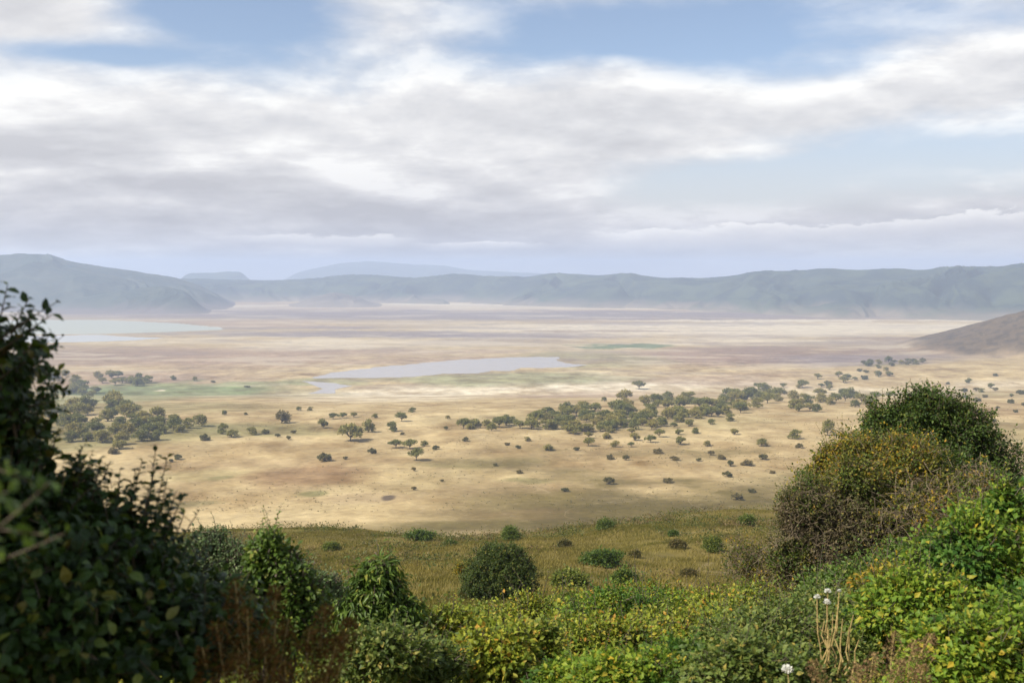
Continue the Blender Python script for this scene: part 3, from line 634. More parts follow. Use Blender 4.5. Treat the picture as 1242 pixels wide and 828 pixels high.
# single trees and bushes one can tell apart: px, base row, width px, style, height factor, words
singles = [
 (342, 513, 25, 'bush', 1.3, 'dark broad thorn tree standing alone left of the middle of the plain'),
 (362, 498, 8, 'round', 1, 'left one of two tiny acacias above the dark broad thorn tree'), (376, 498, 8, 'round', 1, 'right one of two tiny acacias above the dark broad thorn tree'),
 (392, 519, 14, 'round', 1.3, 'tall narrow acacia at the left end of the loose cluster'), (404, 508, 12, 'umbrella', 1, 'flat acacia at the back of the loose cluster'),
 (416, 507, 11, 'umbrella', 1, 'second flat acacia at the back of the loose cluster'), (429, 506, 10, 'umbrella', 1, 'small flat acacia at the back right of the loose cluster'),
 (425, 535, 34, 'umbrella', 1, 'largest wide acacia at the front of the loose cluster'), (447, 524, 18, 'round', 1.4, 'tall acacia at the right of the widest cluster acacia'),
 (455, 507, 9, 'round', 1, 'tiny acacia behind the right side of the loose cluster'), (476, 523, 15, 'round', 1.3, 'upright acacia midway between the loose cluster and the grove'),
 (487, 511, 17, 'umbrella', 1, 'flat dark acacia right behind the upright one'), (500, 500, 10, 'round', 1, 'small lone acacia below the left half of the lake'),
 (488, 527, 7, 'bush', 1, 'tiny bush at the foot of the upright acacia'), (394, 559, 21, 'bush', 1, 'low dark thorn bush on the edge of the ochre patch'),
 (419, 557, 8, 'bush', 1, 'tiny bush just right of the low dark thorn bush'), (452, 550, 13, 'bush', 1.1, 'small rounded bush between the ochre patch and the wide tree row'),
 (480, 543, 18, 'umbrella', .9, 'left half of the wide tree pair above the lone tall tree'), (497, 544, 20, 'umbrella', .9, 'right half of the wide tree pair above the lone tall tree'),
 (515, 541, 12, 'round', .9, 'pale small tree right of the wide tree pair'), (505, 558, 19, 'umbrella', 1.25, 'tall flat topped tree standing alone on the tan grass'),
 (502, 571, 8, 'bush', 1.2, 'small bush at the foot of the tall flat topped tree'), (528, 545, 10, 'bush', 1.1, 'small bush to the right of the pale small tree'),
 (502, 594, 9, 'bush', 1, 'lone tiny bush right above the dark hollow'), (536, 584, 6, 'bush', 1, 'tiny bush on bare grass below the tall flat topped tree'),
 (565, 535, 11, 'bush', 1, 'small bush in front of the left end of the long grove'), (541, 521, 9, 'bush', 1, 'tiny bush left of the long grove'),
 (543, 508, 7, 'round', 1, 'very small tree between the lake and the long grove'), (601, 565, 7, 'bush', 1, 'tiny bush at the left of the olive patch'),
 (630, 574, 10, 'bush', .9, 'flat dark bush just right of the olive patch'), (685, 596, 12, 'bush', .8, 'low flat bush in the open below the olive patch'),
 (739, 587, 17, 'bush', 1.1, 'dark round bush alone on pale grass in the middle right'), (810, 585, 15, 'bush', .8, 'low dark bush right of the dark round one'),
 (615, 540, 8, 'bush', 1, 'left bush of a small pair in front of the grove'), (628, 544, 9, 'bush', 1, 'right bush of a small pair in front of the grove'),
 (640, 535, 9, 'round', 1, 'small tree close in front of the grove left part'), (665, 546, 15, 'round', .8, 'wide pale tree in front of the grove centre'),
 (699, 546, 9, 'bush', 1, 'small round bush under the grove centre'), (740, 557, 11, 'bush', 1.2, 'left round bush of a row of two below the grove'),
 (759, 558, 11, 'bush', 1.2, 'right round bush of a row of two below the grove'), (798, 550, 15, 'bush', .9, 'grey spread bush below the right part of the grove'),
 (825, 539, 15, 'round', 1.1, 'round lone tree below the right end of the grove'), (818, 558, 15, 'bush', .7, 'flat pale bush in front of the round lone tree'),
 (848, 559, 9, 'bush', .9, 'tiny bush halfway between two round lone bushes'), (862, 552, 11, 'bush', 1.1, 'upper dark round bush of the right hand scatter'),
 (875, 557, 12, 'bush', 1.1, 'dark round bush touching its upper neighbour in the right hand scatter'), (886, 565, 13, 'bush', 1.1, 'lower dark round bush of the right hand scatter'),
 (883, 578, 14, 'bush', 1, 'dark spread bush lowest of the right hand scatter'), (906, 564, 19, 'bush', .7, 'long flat bush right of the lower dark round bush'),
 (925, 557, 15, 'bush', .9, 'broad bush between the long flat bush and the thicket'), (937, 574, 9, 'bush', .9, 'tiny bush close to the left edge of the thicket'),
 (924, 541, 15, 'round', 1, 'lone tree in the gap between grove and thicket'), (891, 527, 12, 'round', 1, 'small tree at the lower right end of the grove'),
 (858, 541, 12, 'round', .9, 'pale tree between the grove and the dark round bushes'), (964, 532, 17, 'round', 1.1, 'rounded tree just left above the yellow leaved thicket'),
 (969, 543, 12, 'bush', 1, 'low bush just below the rounded tree beside the thicket'), (1004, 528, 18, 'round', 1.7, 'tall grey tree rising behind the thicket left shoulder'),
 (950, 470, 9, 'umbrella', 1, 'tiny tree above the right tip of the grove'), (973, 470, 15, 'umbrella', 1, 'flat tree left of the three far ones on the tan rise'),
 (1003, 468, 9, 'round', 1.2, 'first of the small trees on the tan rise'), (1006, 473, 9, 'round', 1.2, 'small tree just below another on the tan rise'),
 (1023, 464, 13, 'umbrella', 1, 'flat tree on the tan rise above the small right grove'), (1027, 460, 11, 'umbrella', 1, 'topmost flat tree on the tan rise'),
 (920, 472, 12, 'umbrella', 1, 'dark flat tree touching the back of the grove near its right tip'), (775, 472, 17, 'umbrella', 1, 'right tree of the pair behind the grove'),
 (757, 486, 22, 'round', 1, 'wide tree of the pair behind the grove'), (733, 487, 8, 'round', 1.2, 'small tree alone behind the grove below the lake end'),
 (1190, 476, 9, 'round', 1, 'upper small bush on the far right slope'), (1195, 482, 8, 'bush', 1, 'low bush directly under the upper small bush at the far right'),
 (1208, 474, 8, 'bush', 1.1, 'small bush on the right slope next to the upper small bush'), (1226, 489, 10, 'bush', 1.1, 'round bush at the right edge below the row of small bushes'),
 (1238, 478, 12, 'bush', 1, 'bush cut by the right edge of the view on the tan slope'), (1185, 487, 12, 'bush', .9, 'flat bush behind the right shoulder of the dark evergreen'),
 (1205, 512, 9, 'bush', 1, 'pale bush behind the right side of the dark evergreen'), (1232, 500, 7, 'bush', 1, 'tiny bush near the right edge above the evergreen'),
 (210, 461, 8, 'round', 1.2, 'dark small tree on the green strip edge, first right of the far row'), (236, 462, 7, 'round', 1.2, 'dark small tree on the green strip edge, second right of the far row'),
 (258, 464, 8, 'bush', .7, 'low bush on the green strip right of the two small trees'), (300, 470, 10, 'bush', .5, 'flat bush at the right end of the green strip'),
 (228, 519, 17, 'round', 1.2, 'left tree of the pair standing off the dense left grove'), (244, 517, 21, 'round', 1.1, 'right tree of the pair standing off the dense left grove'),
 (217, 524, 15, 'round', 1, 'tree at the right tip of the dense left grove'), (272, 503, 9, 'round', 1, 'small round tree above the loose trees right of the left grove'),
 (298, 503, 6, 'bush', 1, 'tiny bush right of the small round tree'), (270, 526, 14, 'round', 1.5, 'tall pale tree right of the left grove'),
 (281, 530, 18, 'round', .8, 'broad pale tree beside the tall pale one'), (306, 527, 15, 'round', 1, 'rounded tree two steps right of the left grove'),
 (322, 526, 12, 'bush', 1, 'dark low tree between the rounded tree and the small bush pair'), (337, 530, 9, 'bush', 1, 'left bush of the small pair on the olive ground'),
 (350, 533, 9, 'bush', 1.1, 'right bush of the small pair on the olive ground'), (356, 525, 8, 'bush', 1, 'tiny bush below the dark broad thorn tree'),
 (248, 534, 16, 'bush', 1, 'pale round bush in front of the pair off the left grove'), (137, 550, 16, 'bush', 1, 'dark bush on tan grass just below the left grove'),
 (216, 557, 13, 'bush', 1, 'dark bush on tan grass above the thin leafy shoots'), (207, 560, 8, 'bush', 1, 'tiny bush beside the dark bush above the leafy shoots'),
 (895, 606, 17, 'bush', 1, 'dark grey bush at the top of the olive slope near the thicket'), (912, 597, 11, 'bush', .9, 'low brown bush just above the dark grey one near the thicket'),
 (655, 515, 9, 'bush', 1, 'tiny dark bush inside the left arm of the grove'), (1050, 452, 9, 'bush', .8, 'tiny tree at the left end of the far hedge under the dark hill'),
]
for s in singles:
    plant(s[0], s[1], s[2], s[3], s[5], 'scattered trees and bushes of the plain', 'bush' if s[3] == 'bush' else 'tree', s[4])
fill([(1045, 441), (1110, 437), (1125, 441), (1060, 447)], 14, 7, 12, ['round', 'bush'], 'small grey green tree in the far hedge line at the foot of the dark hill', 'trees of the far hedge line', 12, 7)

# a scatter of tiny scrub and tussocks nobody could count
def scrub():
    rg = np.random.default_rng(44); P = []
    for _ in range(9000):
        px = rg.uniform(60, 1260); py = 455 + 180 * rg.random() ** .9; d = ray(px, py); t = -HP / d[2]; P.append((d * t)[:2])
    P = np.array(P); keep = fbm(P[:, 0] / 120, P[:, 1] / 120, 4, 201) + rg.uniform(-.3, .3, len(P)) > .02; P = P[keep]
    n = len(P); z = height(P[:, 0], P[:, 1]); per = 9; i = np.repeat(np.arange(n), per); s = rg.uniform(.3, 1.0, n)[i] ** 1.3
    B = np.stack([P[i, 0], P[i, 1], z[i]], 1) + rg.normal(0, 1, (n * per, 3)) * np.stack([s * .6, s * .6, s * 0], 1)
    B[:, 2] += s * rg.uniform(0, .6, n * per)
    V, Fc = leaves(B, rg.normal(0, 1, (n * per, 3)) + [0, 0, .6], rg.normal(0, 1, (n * per, 3)) + [0, 0, .5], s * .9, .8, 'far')
    tag(mk('scrub', V, Fc, M['tussock']), 'tiny tussocks and scrub dotted over the dry plain', kind='stuff')
scrub()

# ------------------------------------------------------------------ grass of the near slope
def grass():
    rg = np.random.default_rng(71); n = 95000
    y = 14 + (345 - 14) * rg.random(n) ** .62; x = rg.uniform(-.56, .56, n) * y
    cl = fbm(x / 9, y / 12, 4, 301) + .35 * fbm(x / 40, y / 40, 4, 307) - .34 * sstep(y, 190, 330); keep = cl + rg.uniform(-.35, .35, n) > -.28; x, y = x[keep], y[keep]; n = len(x)
    z = height(x, y); per = 7; i = np.repeat(np.arange(n), per); m = n * per
    sz = (.45 + .35 * rg.random(n) + .35 * np.clip(fbm(x / 14, y / 14, 3, 311), 0, 1))[i]
    sp = (.25 + y / 330)[i]
    B = np.stack([x[i], y[i], z[i]], 1) + np.stack([rg.normal(0, 1, m) * sp, rg.normal(0, 1, m) * sp, np.full(m, -.04)], 1)
    B[:, 2] = height(B[:, 0], B[:, 1]) - .04
    D = rg.normal(0, .33, (m, 3)); D[:, 2] = 1; D[:, 0] += .15
    V, Fc = leaves(B, D, rg.normal(0, 1, (m, 3)), sz, .10 + .0, 'far')
    # blades widen a little with distance as several stand together
    tag(mk('grass', V, Fc, M['grass']), 'tall golden and olive dry grass on the near slope', kind='stuff')
grass()
def ground_cover():
    rg = np.random.default_rng(83); n = 5200
    y = 45 + (345 - 45) * rg.random(n) ** .6; x = rg.uniform(-.3, .42, n) * y
    keep = fbm(x / 22, y / 30, 4, 333) + rg.uniform(-.3, .3, n) > .03; x, y = x[keep], y[keep]; n = len(x)
    s = rg.uniform(.4, 1.15, n) ** 1.5 * (1 + y / 220); per = 34; i = np.repeat(np.arange(n), per); m = n * per
    P = np.stack([x, y, height(x, y)], 1)[i] + rg.normal(0, .5, (m, 3)) * (s[i] * np.array([[1.0], [1.0], [0]]))  .T
    P[:, 2] += s[i] * .75 * rg.random(m)
    V, Fc = leaves(P, rg.normal(0, 1, (m, 3)) + [0, 0, .5], rg.normal(0, .7, (m, 3)) + [0, 0, 1], .16 + .12 * s[i], .7, 'far')
    tag(mk('ground_cover', V, Fc, M['cover']), 'low olive and brown scrub mixed into the slope grass', kind='stuff')
ground_cover()

# ------------------------------------------------------------------ shrubs
def ragged(rng, lobes, k=3, s=.5):
    out = [tuple(l) for l in lobes]
    for l in lobes:
        for j in range(k):
            d = sphere_dirs(rng, 1, -.1)[0]; q = s * rng.uniform(.5, 1.15)
            out.append((l[0] + d[0] * l[3] * .8, l[1] + d[1] * l[4] * .8, l[2] + d[2] * l[5] * .85, l[3] * q, l[4] * q, l[5] * q))
    return out
def shrub(name, label, cat, loc, lobes, mat, n, per, L, wr=.5, kind='mid', seed=0, stem_mat=None, shoots=0, shoot_len=.4, group=None, part='foliage', nbranch=40, br=.012, **kw):
    """loc on the ground; lobes relative to it"""
    rng = np.random.default_rng(seed + 1000)
    e = empty(name, loc, label, cat, group)
    lobes = [tuple(np.array(l) * [1, 1, 1, .88, .88, .88]) for l in lobes]; lobes = ragged(rng, lobes, 3, .45)
    lf, tw, S0, c = crown(rng, lobes, n, per, L, wr, kind, floor=-.05, **kw)
    LP = [lf]; TP = [tw]
    lob = np.array(lobes, float); size = lob[:, 5].max()
    for l in lob[:max(3, len(lob) // 2)]:
        base = np.array([l[0] * .3, l[1] * .3, -.15]); TP.append(limb(rng, base, l[:3], br * 2.2, br, 5, .07, 5))
    pick = rng.choice(len(S0), min(nbranch, len(S0)), replace=False)
    for i in pick: TP.append(limb(rng, c[i] - [0, 0, size * .25], S0[i], br * .8, br * .35, 3, .06, 4))
    for s in range(shoots):
        l = lob[int(rng.integers(len(lob)))]; d = sphere_dirs(rng, 1, .35)[0]
        A = l[:3] + d * l[3:6] * .8; D = unit(d * .6 + np.array([0, 0, .9]) + rng.normal(0, .2, 3))
        a, b = shoot(rng, A, D, shoot_len * rng.uniform(.5, 1.1), int(9 + 5 * rng.random()), L * 1.05, wr, kind if kind != 'far' else 'mid', r=br * .3)
        LP.append(a); TP.append(b)
    V, Fc = join(LP); mk(part, V, Fc, M[mat], e)
    V, Fc = join(TP); mk('stem', V, Fc, M[stem_mat or 'bark'], e)
    return e
def lobes_px(base, spec, depth_r=None):
    """lobes from photo px: (px,py,rx_px,ry_px,depth)"""
    out = []
    for px, py, rx, ry, d in spec:
        p = atd(px, py, d); out.append((p[0] - base[0], p[1] - base[1], p[2] - base[2], rx * d / F, (depth_r or rx * .8 * d / F), ry * d / F))
    return out
def gnd(px, d):
    x = (px - 621) / F * d; return np.array([x, d, float(height(x, d))])

# slope shrubs: each stands on the ground seen at its base row; widths and heights in photo px
slope = [
 (508, 656, 46, 13, 'slope_green', 'flat wide green bush at the left on the crest of the near slope'),
 (621, 655, 32, 16, 'slope_green', 'green bush on the crest just above the round dark shrub'),
 (735, 643, 27, 13, 'slope_green', 'bright green round bush on the crest of the slope in the middle'),
 (735, 685, 60, 17, 'slope_green', 'long low green bush on the slope right of the round dark shrub'),
 (760, 710, 40, 20, 'slope_green', 'green bush at the right end of the low clump behind the undergrowth'),
 (693, 716, 56, 24, 'slope_green', 'wide green bush of the low clump right of the round dark shrub'),
 (686, 664, 18, 10, 'slope_dull', 'small dull bush on the grass between crest and low green bushes'),
 (821, 665, 22, 10, 'slope_dull', 'small dull bush left of the bushy green one near the thicket'),
 (865, 670, 26, 18, 'slope_green', 'bushy green shrub on the slope left of the thicket'),
 (905, 637, 26, 12, 'slope_green', 'dark low bush high on the slope beside the thicket'),
 (912, 682, 20, 12, 'slope_dull', 'dull brown green bush tucked beside the dry twiggy thicket'),
 (770, 676, 16, 8, 'slope_dull', 'tiny dull bush above the right end of the long low bush'),
 (440, 694, 22, 10, 'slope_dull', 'small dull bush in the golden grass left of the round dark shrub'),
 (560, 700, 26, 18, 'yellowing', 'yellowing bush at the left flank of the round dark shrub'),
 (835, 700, 20, 9, 'slope_dull', 'small low bush in the grass above the yellow leaved undergrowth'),
 (400, 668, 22, 9, 'slope_green', 'small green bush in grass near the left end of the crest'),
 (815, 650, 14, 6, 'slope_green', 'tiny green bush high on the slope right of the round crest bush'),
 (545, 661, 18, 5, 'slope_green', 'very low green strip of bush right of the flat wide one'),
]
for i, (px, py, w, h, mt, lab) in enumerate(slope):
    p = at(px, py, 30); s = p[1] / F; W, H = w * s / 2, h * s; rg = np.random.default_rng(i + 300)
    lob = [(rg.uniform(-.65, .65) * W, rg.uniform(-.3, .3) * W, H * rg.uniform(.3, .5), W * rg.uniform(.3, .5), W * .4, H * rg.uniform(.38, .5)) for _ in range(5)] + [(0, 0, H * .5, W * .6, W * .5, H * .5)]
    shrub('slope_bush', lab, 'bush', p, lob, mt, 800, 7, .05 * W + .16, .7, 'far', i, group='bushes on the near slope', twig=.4, spread=.3, lump=1.0, out=1.6, depth=.6, br=.03, nbranch=10, shoots=14, shoot_len=.9)

# the round dark evergreen in the middle
p = at(603, 736, 40); s = p[1] / F
lob = [(0, 0, 44 * s, 40 * s, 36 * s, 34 * s), (-20 * s, -6 * s, 34 * s, 27 * s, 26 * s, 32 * s), (28 * s, -4 * s, 32 * s, 25 * s, 26 * s, 32 * s), (4 * s, 0, 62 * s, 25 * s, 24 * s, 20 * s), (10 * s, -14 * s, 40 * s, 30 * s, 24 * s, 32 * s), (-6 * s, -14 * s, 22 * s, 38 * s, 30 * s, 24 * s), (16 * s, 0, 50 * s, 26 * s, 24 * s, 22 * s)]
shrub('round_shrub', 'large round dark evergreen shrub standing alone in the middle of the slope', 'shrub', p, lob, 'round_shrub', 7500, 9, .14, .6, 'mid', 50, twig=.3, spread=.14, lump=.55, depth=.4, zmin=-.9, br=.05, out=.4)

# the big thicket on the right
d = 29.0; b = gnd(1140, d)
shrub('evergreen_tree', 'dark green dense evergreen tree forming the top of the right hand thicket', 'tree', b,
      lobes_px(b, [(1120, 522, 52, 46, d), (1085, 545, 45, 40, d + .5), (1160, 545, 52, 46, d), (1195, 580, 46, 52, d), (1140, 600, 70, 70, d + .5), (1212, 640, 38, 70, d), (1130, 500, 36, 26, d), (1165, 520, 36, 30, d), (1130, 575, 60, 40, d - 1.6), (1180, 610, 50, 40, d - 1.8), (1230, 690, 60, 70, d), (1075, 520, 34, 30, d)]),
      'evergreen', 15000, 9, .085, .55, 'mid', 60, twig=.25, spread=.12, lump=.8, depth=.45, out=1.0, shoots=90, shoot_len=.6, br=.03, nbranch=60)
d = 27.0; b = gnd(1055, d)
shrub('yellow_shrub', 'yellowing and brown leafy shrub on the left shoulder of the big thicket', 'shrub', b,
      lobes_px(b, [(1045, 556, 44, 36, d), (1085, 570, 46, 44, d - .5), (1000, 580, 26, 22, d), (1000, 610, 42, 45, d), (1060, 640, 60, 50, d - .6), (1015, 560, 26, 24, d), (1110, 640, 50, 60, d - .8), (1020, 690, 55, 50, d - .6)]),
      'yellowing', 8200, 8, .075, .6, 'mid', 61, stem_mat='grey_twig', twig=.4, spread=.14, lump=.9, depth=.6, out=1.2, shoots=70, shoot_len=.6, br=.02, nbranch=300)
d = 25.5; b = gnd(1045, d)
shrub('climbing_vine', 'green yellow vine leaves climbing over the front of the big thicket', 'vine', b,
      lobes_px(b, [(1090, 560, 50, 26, d + 1), (1050, 620, 46, 30, d), (990, 640, 36, 50, d), (1090, 680, 60, 50, d), (1140, 650, 50, 60, d + .3), (1040, 710, 80, 45, d - .5), (1160, 700, 60, 60, d), (975, 610, 26, 30, d - .4), (960, 680, 26, 30, d - .6), (1030, 585, 40, 30, d), (1130, 590, 46, 30, d + .6)]),
      'vine', 9500, 8, .075, .6, 'mid', 62, stem_mat='grey_twig', twig=.35, spread=.14, lump=.9, depth=.6, out=1.2, shoots=50, shoot_len=.5, br=.015, nbranch=160)
d = 25.0; b = gnd(965, d)
def twiggy(name, label, cat, b, lobes, n, L, seed, mat='grey_twig', leafmat='mixed', leafn=600, r=.008, leafL=.05):
    rng = np.random.default_rng(seed); lob = np.array(lobes); w = lob[:, 3] * lob[:, 5]
    e = empty(name, b, label, cat)
    li = rng.choice(len(lob), n, p=w / w.sum()); dd = sphere_dirs(rng, n, -.7)
    T = lob[li, :3] + dd * lob[li, 3:6] * rng.uniform(.55, 1.06, (n, 1)); D = unit(dd * .5 + rng.normal(0, .6, (n, 3)) + [0, 0, -.15])
    P0 = T - D * L * rng.uniform(.4, 1.2, (n, 1)); mid = (T + P0) / 2 + rng.normal(0, L * .14, (n, 3))
    ps = [tubes(P0, mid, r, r * .7), tubes(mid, T, r * .7, r * .3)]
    # side twigs
    k = 2; i = np.repeat(np.arange(n), k); A = mid[i] + (T - mid)[i] * rng.uniform(0, .8, (n * k, 1)); B = A + unit(D[i] + rng.normal(0, .7, (n * k, 3))) * L * rng.uniform(.15, .45, (n * k, 1))
    ps.append(tubes(A, B, r * .5, r * .25))
    for l in lob: ps.append(limb(rng, np.array([l[0] * .3, l[1] * .3, -.2]), l[:3], r * 6, r * 2, 6, .1, 5))
    V, Fc = join(ps); mk('twigs', V, Fc, M[mat], e)
    if leafn:
        j = rng.choice(len(B), leafn); V, Fc = leaves(B[j], rng.normal(0, 1, (leafn, 3)), rng.normal(0, .6, (leafn, 3)) + [0, 0, 1], leafL, .6, 'mid'); mk('leaves', V, Fc, M[leafmat], e)
    return e
twiggy('dry_shrub', 'grey brown dry twiggy shrub at the left flank of the big thicket', 'shrub', b,
       lobes_px(b, [(965, 615, 26, 28, d), (960, 655, 28, 42, d), (990, 620, 34, 34, d), (1000, 670, 46, 46, d), (965, 690, 34, 36, d), (1030, 640, 36, 40, d), (1045, 700, 50, 40, d)]), 2600, .5, 5, leafn=24000, leafmat='olive_leaf', leafL=.065, r=.0045)
d = 26.0; b = gnd(1150, d)
twiggy('bare_creeper', 'bare brown creeper stems hanging over the middle of the thicket', 'creeper', b,
       lobes_px(b, [(1110, 605, 55, 32, d - .5), (1150, 640, 60, 50, d - 1), (1090, 650, 50, 50, d - 1.2), (1180, 600, 40, 40, d - .2)]), 1100, .6, 6, leafn=5500, leafmat='yellowing', leafL=.08, r=.006)
d = 30.0; b = gnd(925, d)
twiggy('sparse_shrub', 'sparse yellow leaved shrub with purple grey twigs at the thicket foot', 'shrub', b,
       lobes_px(b, [(905, 672, 26, 20, d), (930, 690, 36, 24, d), (895, 690, 20, 16, d), (945, 712, 40, 20, d)]), 1300, .5, 8, leafn=4500, leafmat='yellowing', leafL=.075, r=.004)

# bright creepers and leafy shrubs on the right, then the undergrowth along the bottom: (name, px, depth, lobes px, mat, n, per, L, wr, label)
near = [
 ('leafy_shrub', 1200, 14, [(1180, 690, 70, 55), (1235, 650, 50, 50), (1150, 740, 80, 50), (1225, 740, 70, 80), (1215, 625, 26, 26), (1170, 640, 24, 20)], 'lime', 4400, 7, .085, .62, 'tall bright lime green shrub at the right edge below the thicket', 40),
 ('leafy_shrub', 1110, 12.5, [(1110, 740, 60, 40), (1070, 760, 50, 36), (1150, 770, 60, 36), (1120, 720, 30, 22)], 'lime', 2600, 7, .075, .6, 'yellow tipped green shrub just right of the white flowers', 22),
 ('leafy_shrub', 1190, 8.5, [(1190, 800, 80, 50), (1240, 780, 50, 60), (1150, 825, 70, 36)], 'lime', 2600, 7, .06, .6, 'golden leaved shrub in the bottom right corner', 22),
 ('leafy_shrub', 1060, 20, [(1050, 705, 44, 24), (1090, 690, 36, 26), (1010, 715, 40, 18), (1130, 670, 20, 16)], 'broad_mid', 1800, 7, .09, .55, 'dark green leafy shrub at the foot of the thicket above the flowers', 16),
 ('yellow_bush', 1090, 17, [(1090, 705, 40, 14), (1120, 715, 34, 14), (1060, 712, 30, 10)], 'yellowing', 900, 7, .075, .6, 'small bush of yellow leaves in front of the thicket foot', 10),
 ('leafy_shrub', 950, 12, [(930, 775, 60, 34), (975, 765, 50, 34), (890, 790, 50, 34), (1000, 800, 50, 30)], 'greyleaf', 3000, 7, .06, .6, 'grey green leafy shrub left of the white flowers', 18),
 ('leafy_shrub', 850, 14, [(850, 770, 60, 28), (800, 775, 50, 28), (890, 760, 40, 22), (830, 800, 70, 30)], 'mixed', 3000, 7, .06, .6, 'mixed green shrub in the undergrowth below the bushy green slope shrub', 18),
 ('leafy_shrub', 720, 12, [(720, 785, 60, 36), (670, 790, 50, 36), (770, 790, 50, 30), (700, 815, 80, 30)], 'mixed', 3000, 7, .06, .6, 'light green shrub at the bottom below the low green bushes', 18),
 ('leafy_shrub', 625, 10, [(600, 800, 44, 36), (640, 790, 36, 32), (570, 812, 50, 26)], 'mixed', 2200, 7, .06, .6, 'leafy green shrub at the bottom straight below the round dark shrub', 16),
 ('leafy_shrub', 540, 13, [(540, 765, 34, 26), (510, 785, 40, 30), (570, 780, 36, 26)], 'mixed', 1800, 7, .065, .6, 'small green shrub between the drooping leaf shrub and the leafy one below the round shrub', 10),
 ('leafy_shrub', 760, 24, [(760, 735, 44, 20), (720, 745, 44, 18), (800, 740, 40, 18)], 'lime', 1800, 7, .085, .6, 'yellow flecked bush at the upper edge of the undergrowth right of centre', 12),
 ('yellow_bush', 805, 28, [(800, 728, 36, 12), (840, 732, 30, 10), (770, 724, 24, 9)], 'yellowing', 1100, 7, .09, .6, 'bush with golden yellow leaves at the upper undergrowth edge', 10),
 ('leafy_shrub', 880, 24, [(880, 738, 40, 20), (920, 735, 40, 20), (850, 745, 40, 16)], 'mixed', 1600, 7, .085, .6, 'olive green bush at the undergrowth edge below the sparse yellow shrub', 12),
 ('leafy_shrub', 650, 26, [(640, 745, 40, 18), (690, 742, 36, 18), (600, 755, 34, 14)], 'mixed', 1500, 7, .09, .6, 'fresh green bush at the foot of the round dark shrub', 12),
 ('leafy_shrub', 940, 8, [(900, 815, 60, 30), (960, 825, 60, 26), (840, 825, 60, 24)], 'greyleaf', 2400, 7, .05, .6, 'grey green shrub at the bottom edge beside the single white bloom', 14),
 ('leafy_shrub', 760, 8.5, [(760, 822, 60, 26), (820, 815, 50, 28), (700, 828, 50, 20)], 'lime', 2400, 7, .05, .6, 'low bright green shrub at the bottom edge right of centre', 14),
 ('leafy_shrub', 470, 9, [(460, 800, 50, 36), (510, 815, 50, 30), (420, 815, 40, 30)], 'greyleaf', 2400, 7, .055, .55, 'green shrub at the bottom edge under the drooping leaf shrub', 14),
 ('leafy_shrub', 1020, 15, [(1020, 745, 40, 22), (985, 740, 34, 18), (1050, 750, 30, 18)], 'greyleaf', 1600, 7, .065, .6, 'dull green shrub directly behind the white flower cluster', 10),
]
for i, (nm, px, d, lp, mt, n, per, L, wr, lab, sh) in enumerate(near):
    b = gnd(px, d)
    shrub(nm, lab, 'shrub' if nm == 'leafy_shrub' else 'bush', b, lobes_px(b, [l + (d + ((j % 3) - 1) * .05 * d,) for j, l in enumerate(lp)]), mt, n, per, L, wr, 'mid', 400 + i,
          shoots=int(sh * 1.8), shoot_len=.035 * d, twig=.014 * d, spread=.009 * d, lump=.9, out=1.0, depth=.6, br=.0012 * d, nbranch=50, twigr=.0003 * d, zmin=-.3)

# the left side
d = 12.0; b = gnd(455, d)
shrub('droopy_shrub', 'mid green shrub with long drooping leaves left of the round dark shrub', 'shrub', b,
      lobes_px(b, [(455, 715, 34, 36, d), (430, 740, 40, 40, d), (480, 750, 34, 34, d), (450, 780, 60, 40, d), (400, 745, 36, 34, d + .4), (460, 692, 22, 18, d)]), 'broad_mid', 1500, 7, .115, .27, 'mid', 500,
      droop=1.1, twig=.16, spread=.06, lump=.3, depth=.5, shoots=16, shoot_len=.35, up=.4)
d = 10.5; b = gnd(255, d)
shrub('pale_shrub', 'pale small leaved shrub catching light behind the dark left bush', 'shrub', b,
      lobes_px(b, [(255, 672, 40, 30, d), (290, 690, 50, 34, d), (225, 700, 40, 40, d), (330, 700, 50, 36, d + .4), (380, 715, 40, 30, d + .5)]), 'pale_small', 3200, 8, .035, .5, 'mid', 501,
      twig=.12, spread=.05, lump=.4, depth=.5, shoots=24, shoot_len=.3)
d = 7.0; b = gnd(335, d)
shrub('twiggy_shrub', 'dark green shrub with a few leafy twigs poking up into the tan plain', 'shrub', b,
      lobes_px(b, [(335, 690, 34, 36, d), (360, 720, 36, 36, d), (310, 730, 40, 40, d), (325, 665, 20, 22, d), (340, 770, 60, 50, d)]), 'broad_mid', 1500, 8, .04, .55, 'near', 502,
      twig=.09, spread=.035, lump=.4, depth=.5, shoots=26, shoot_len=.24, br=.007)

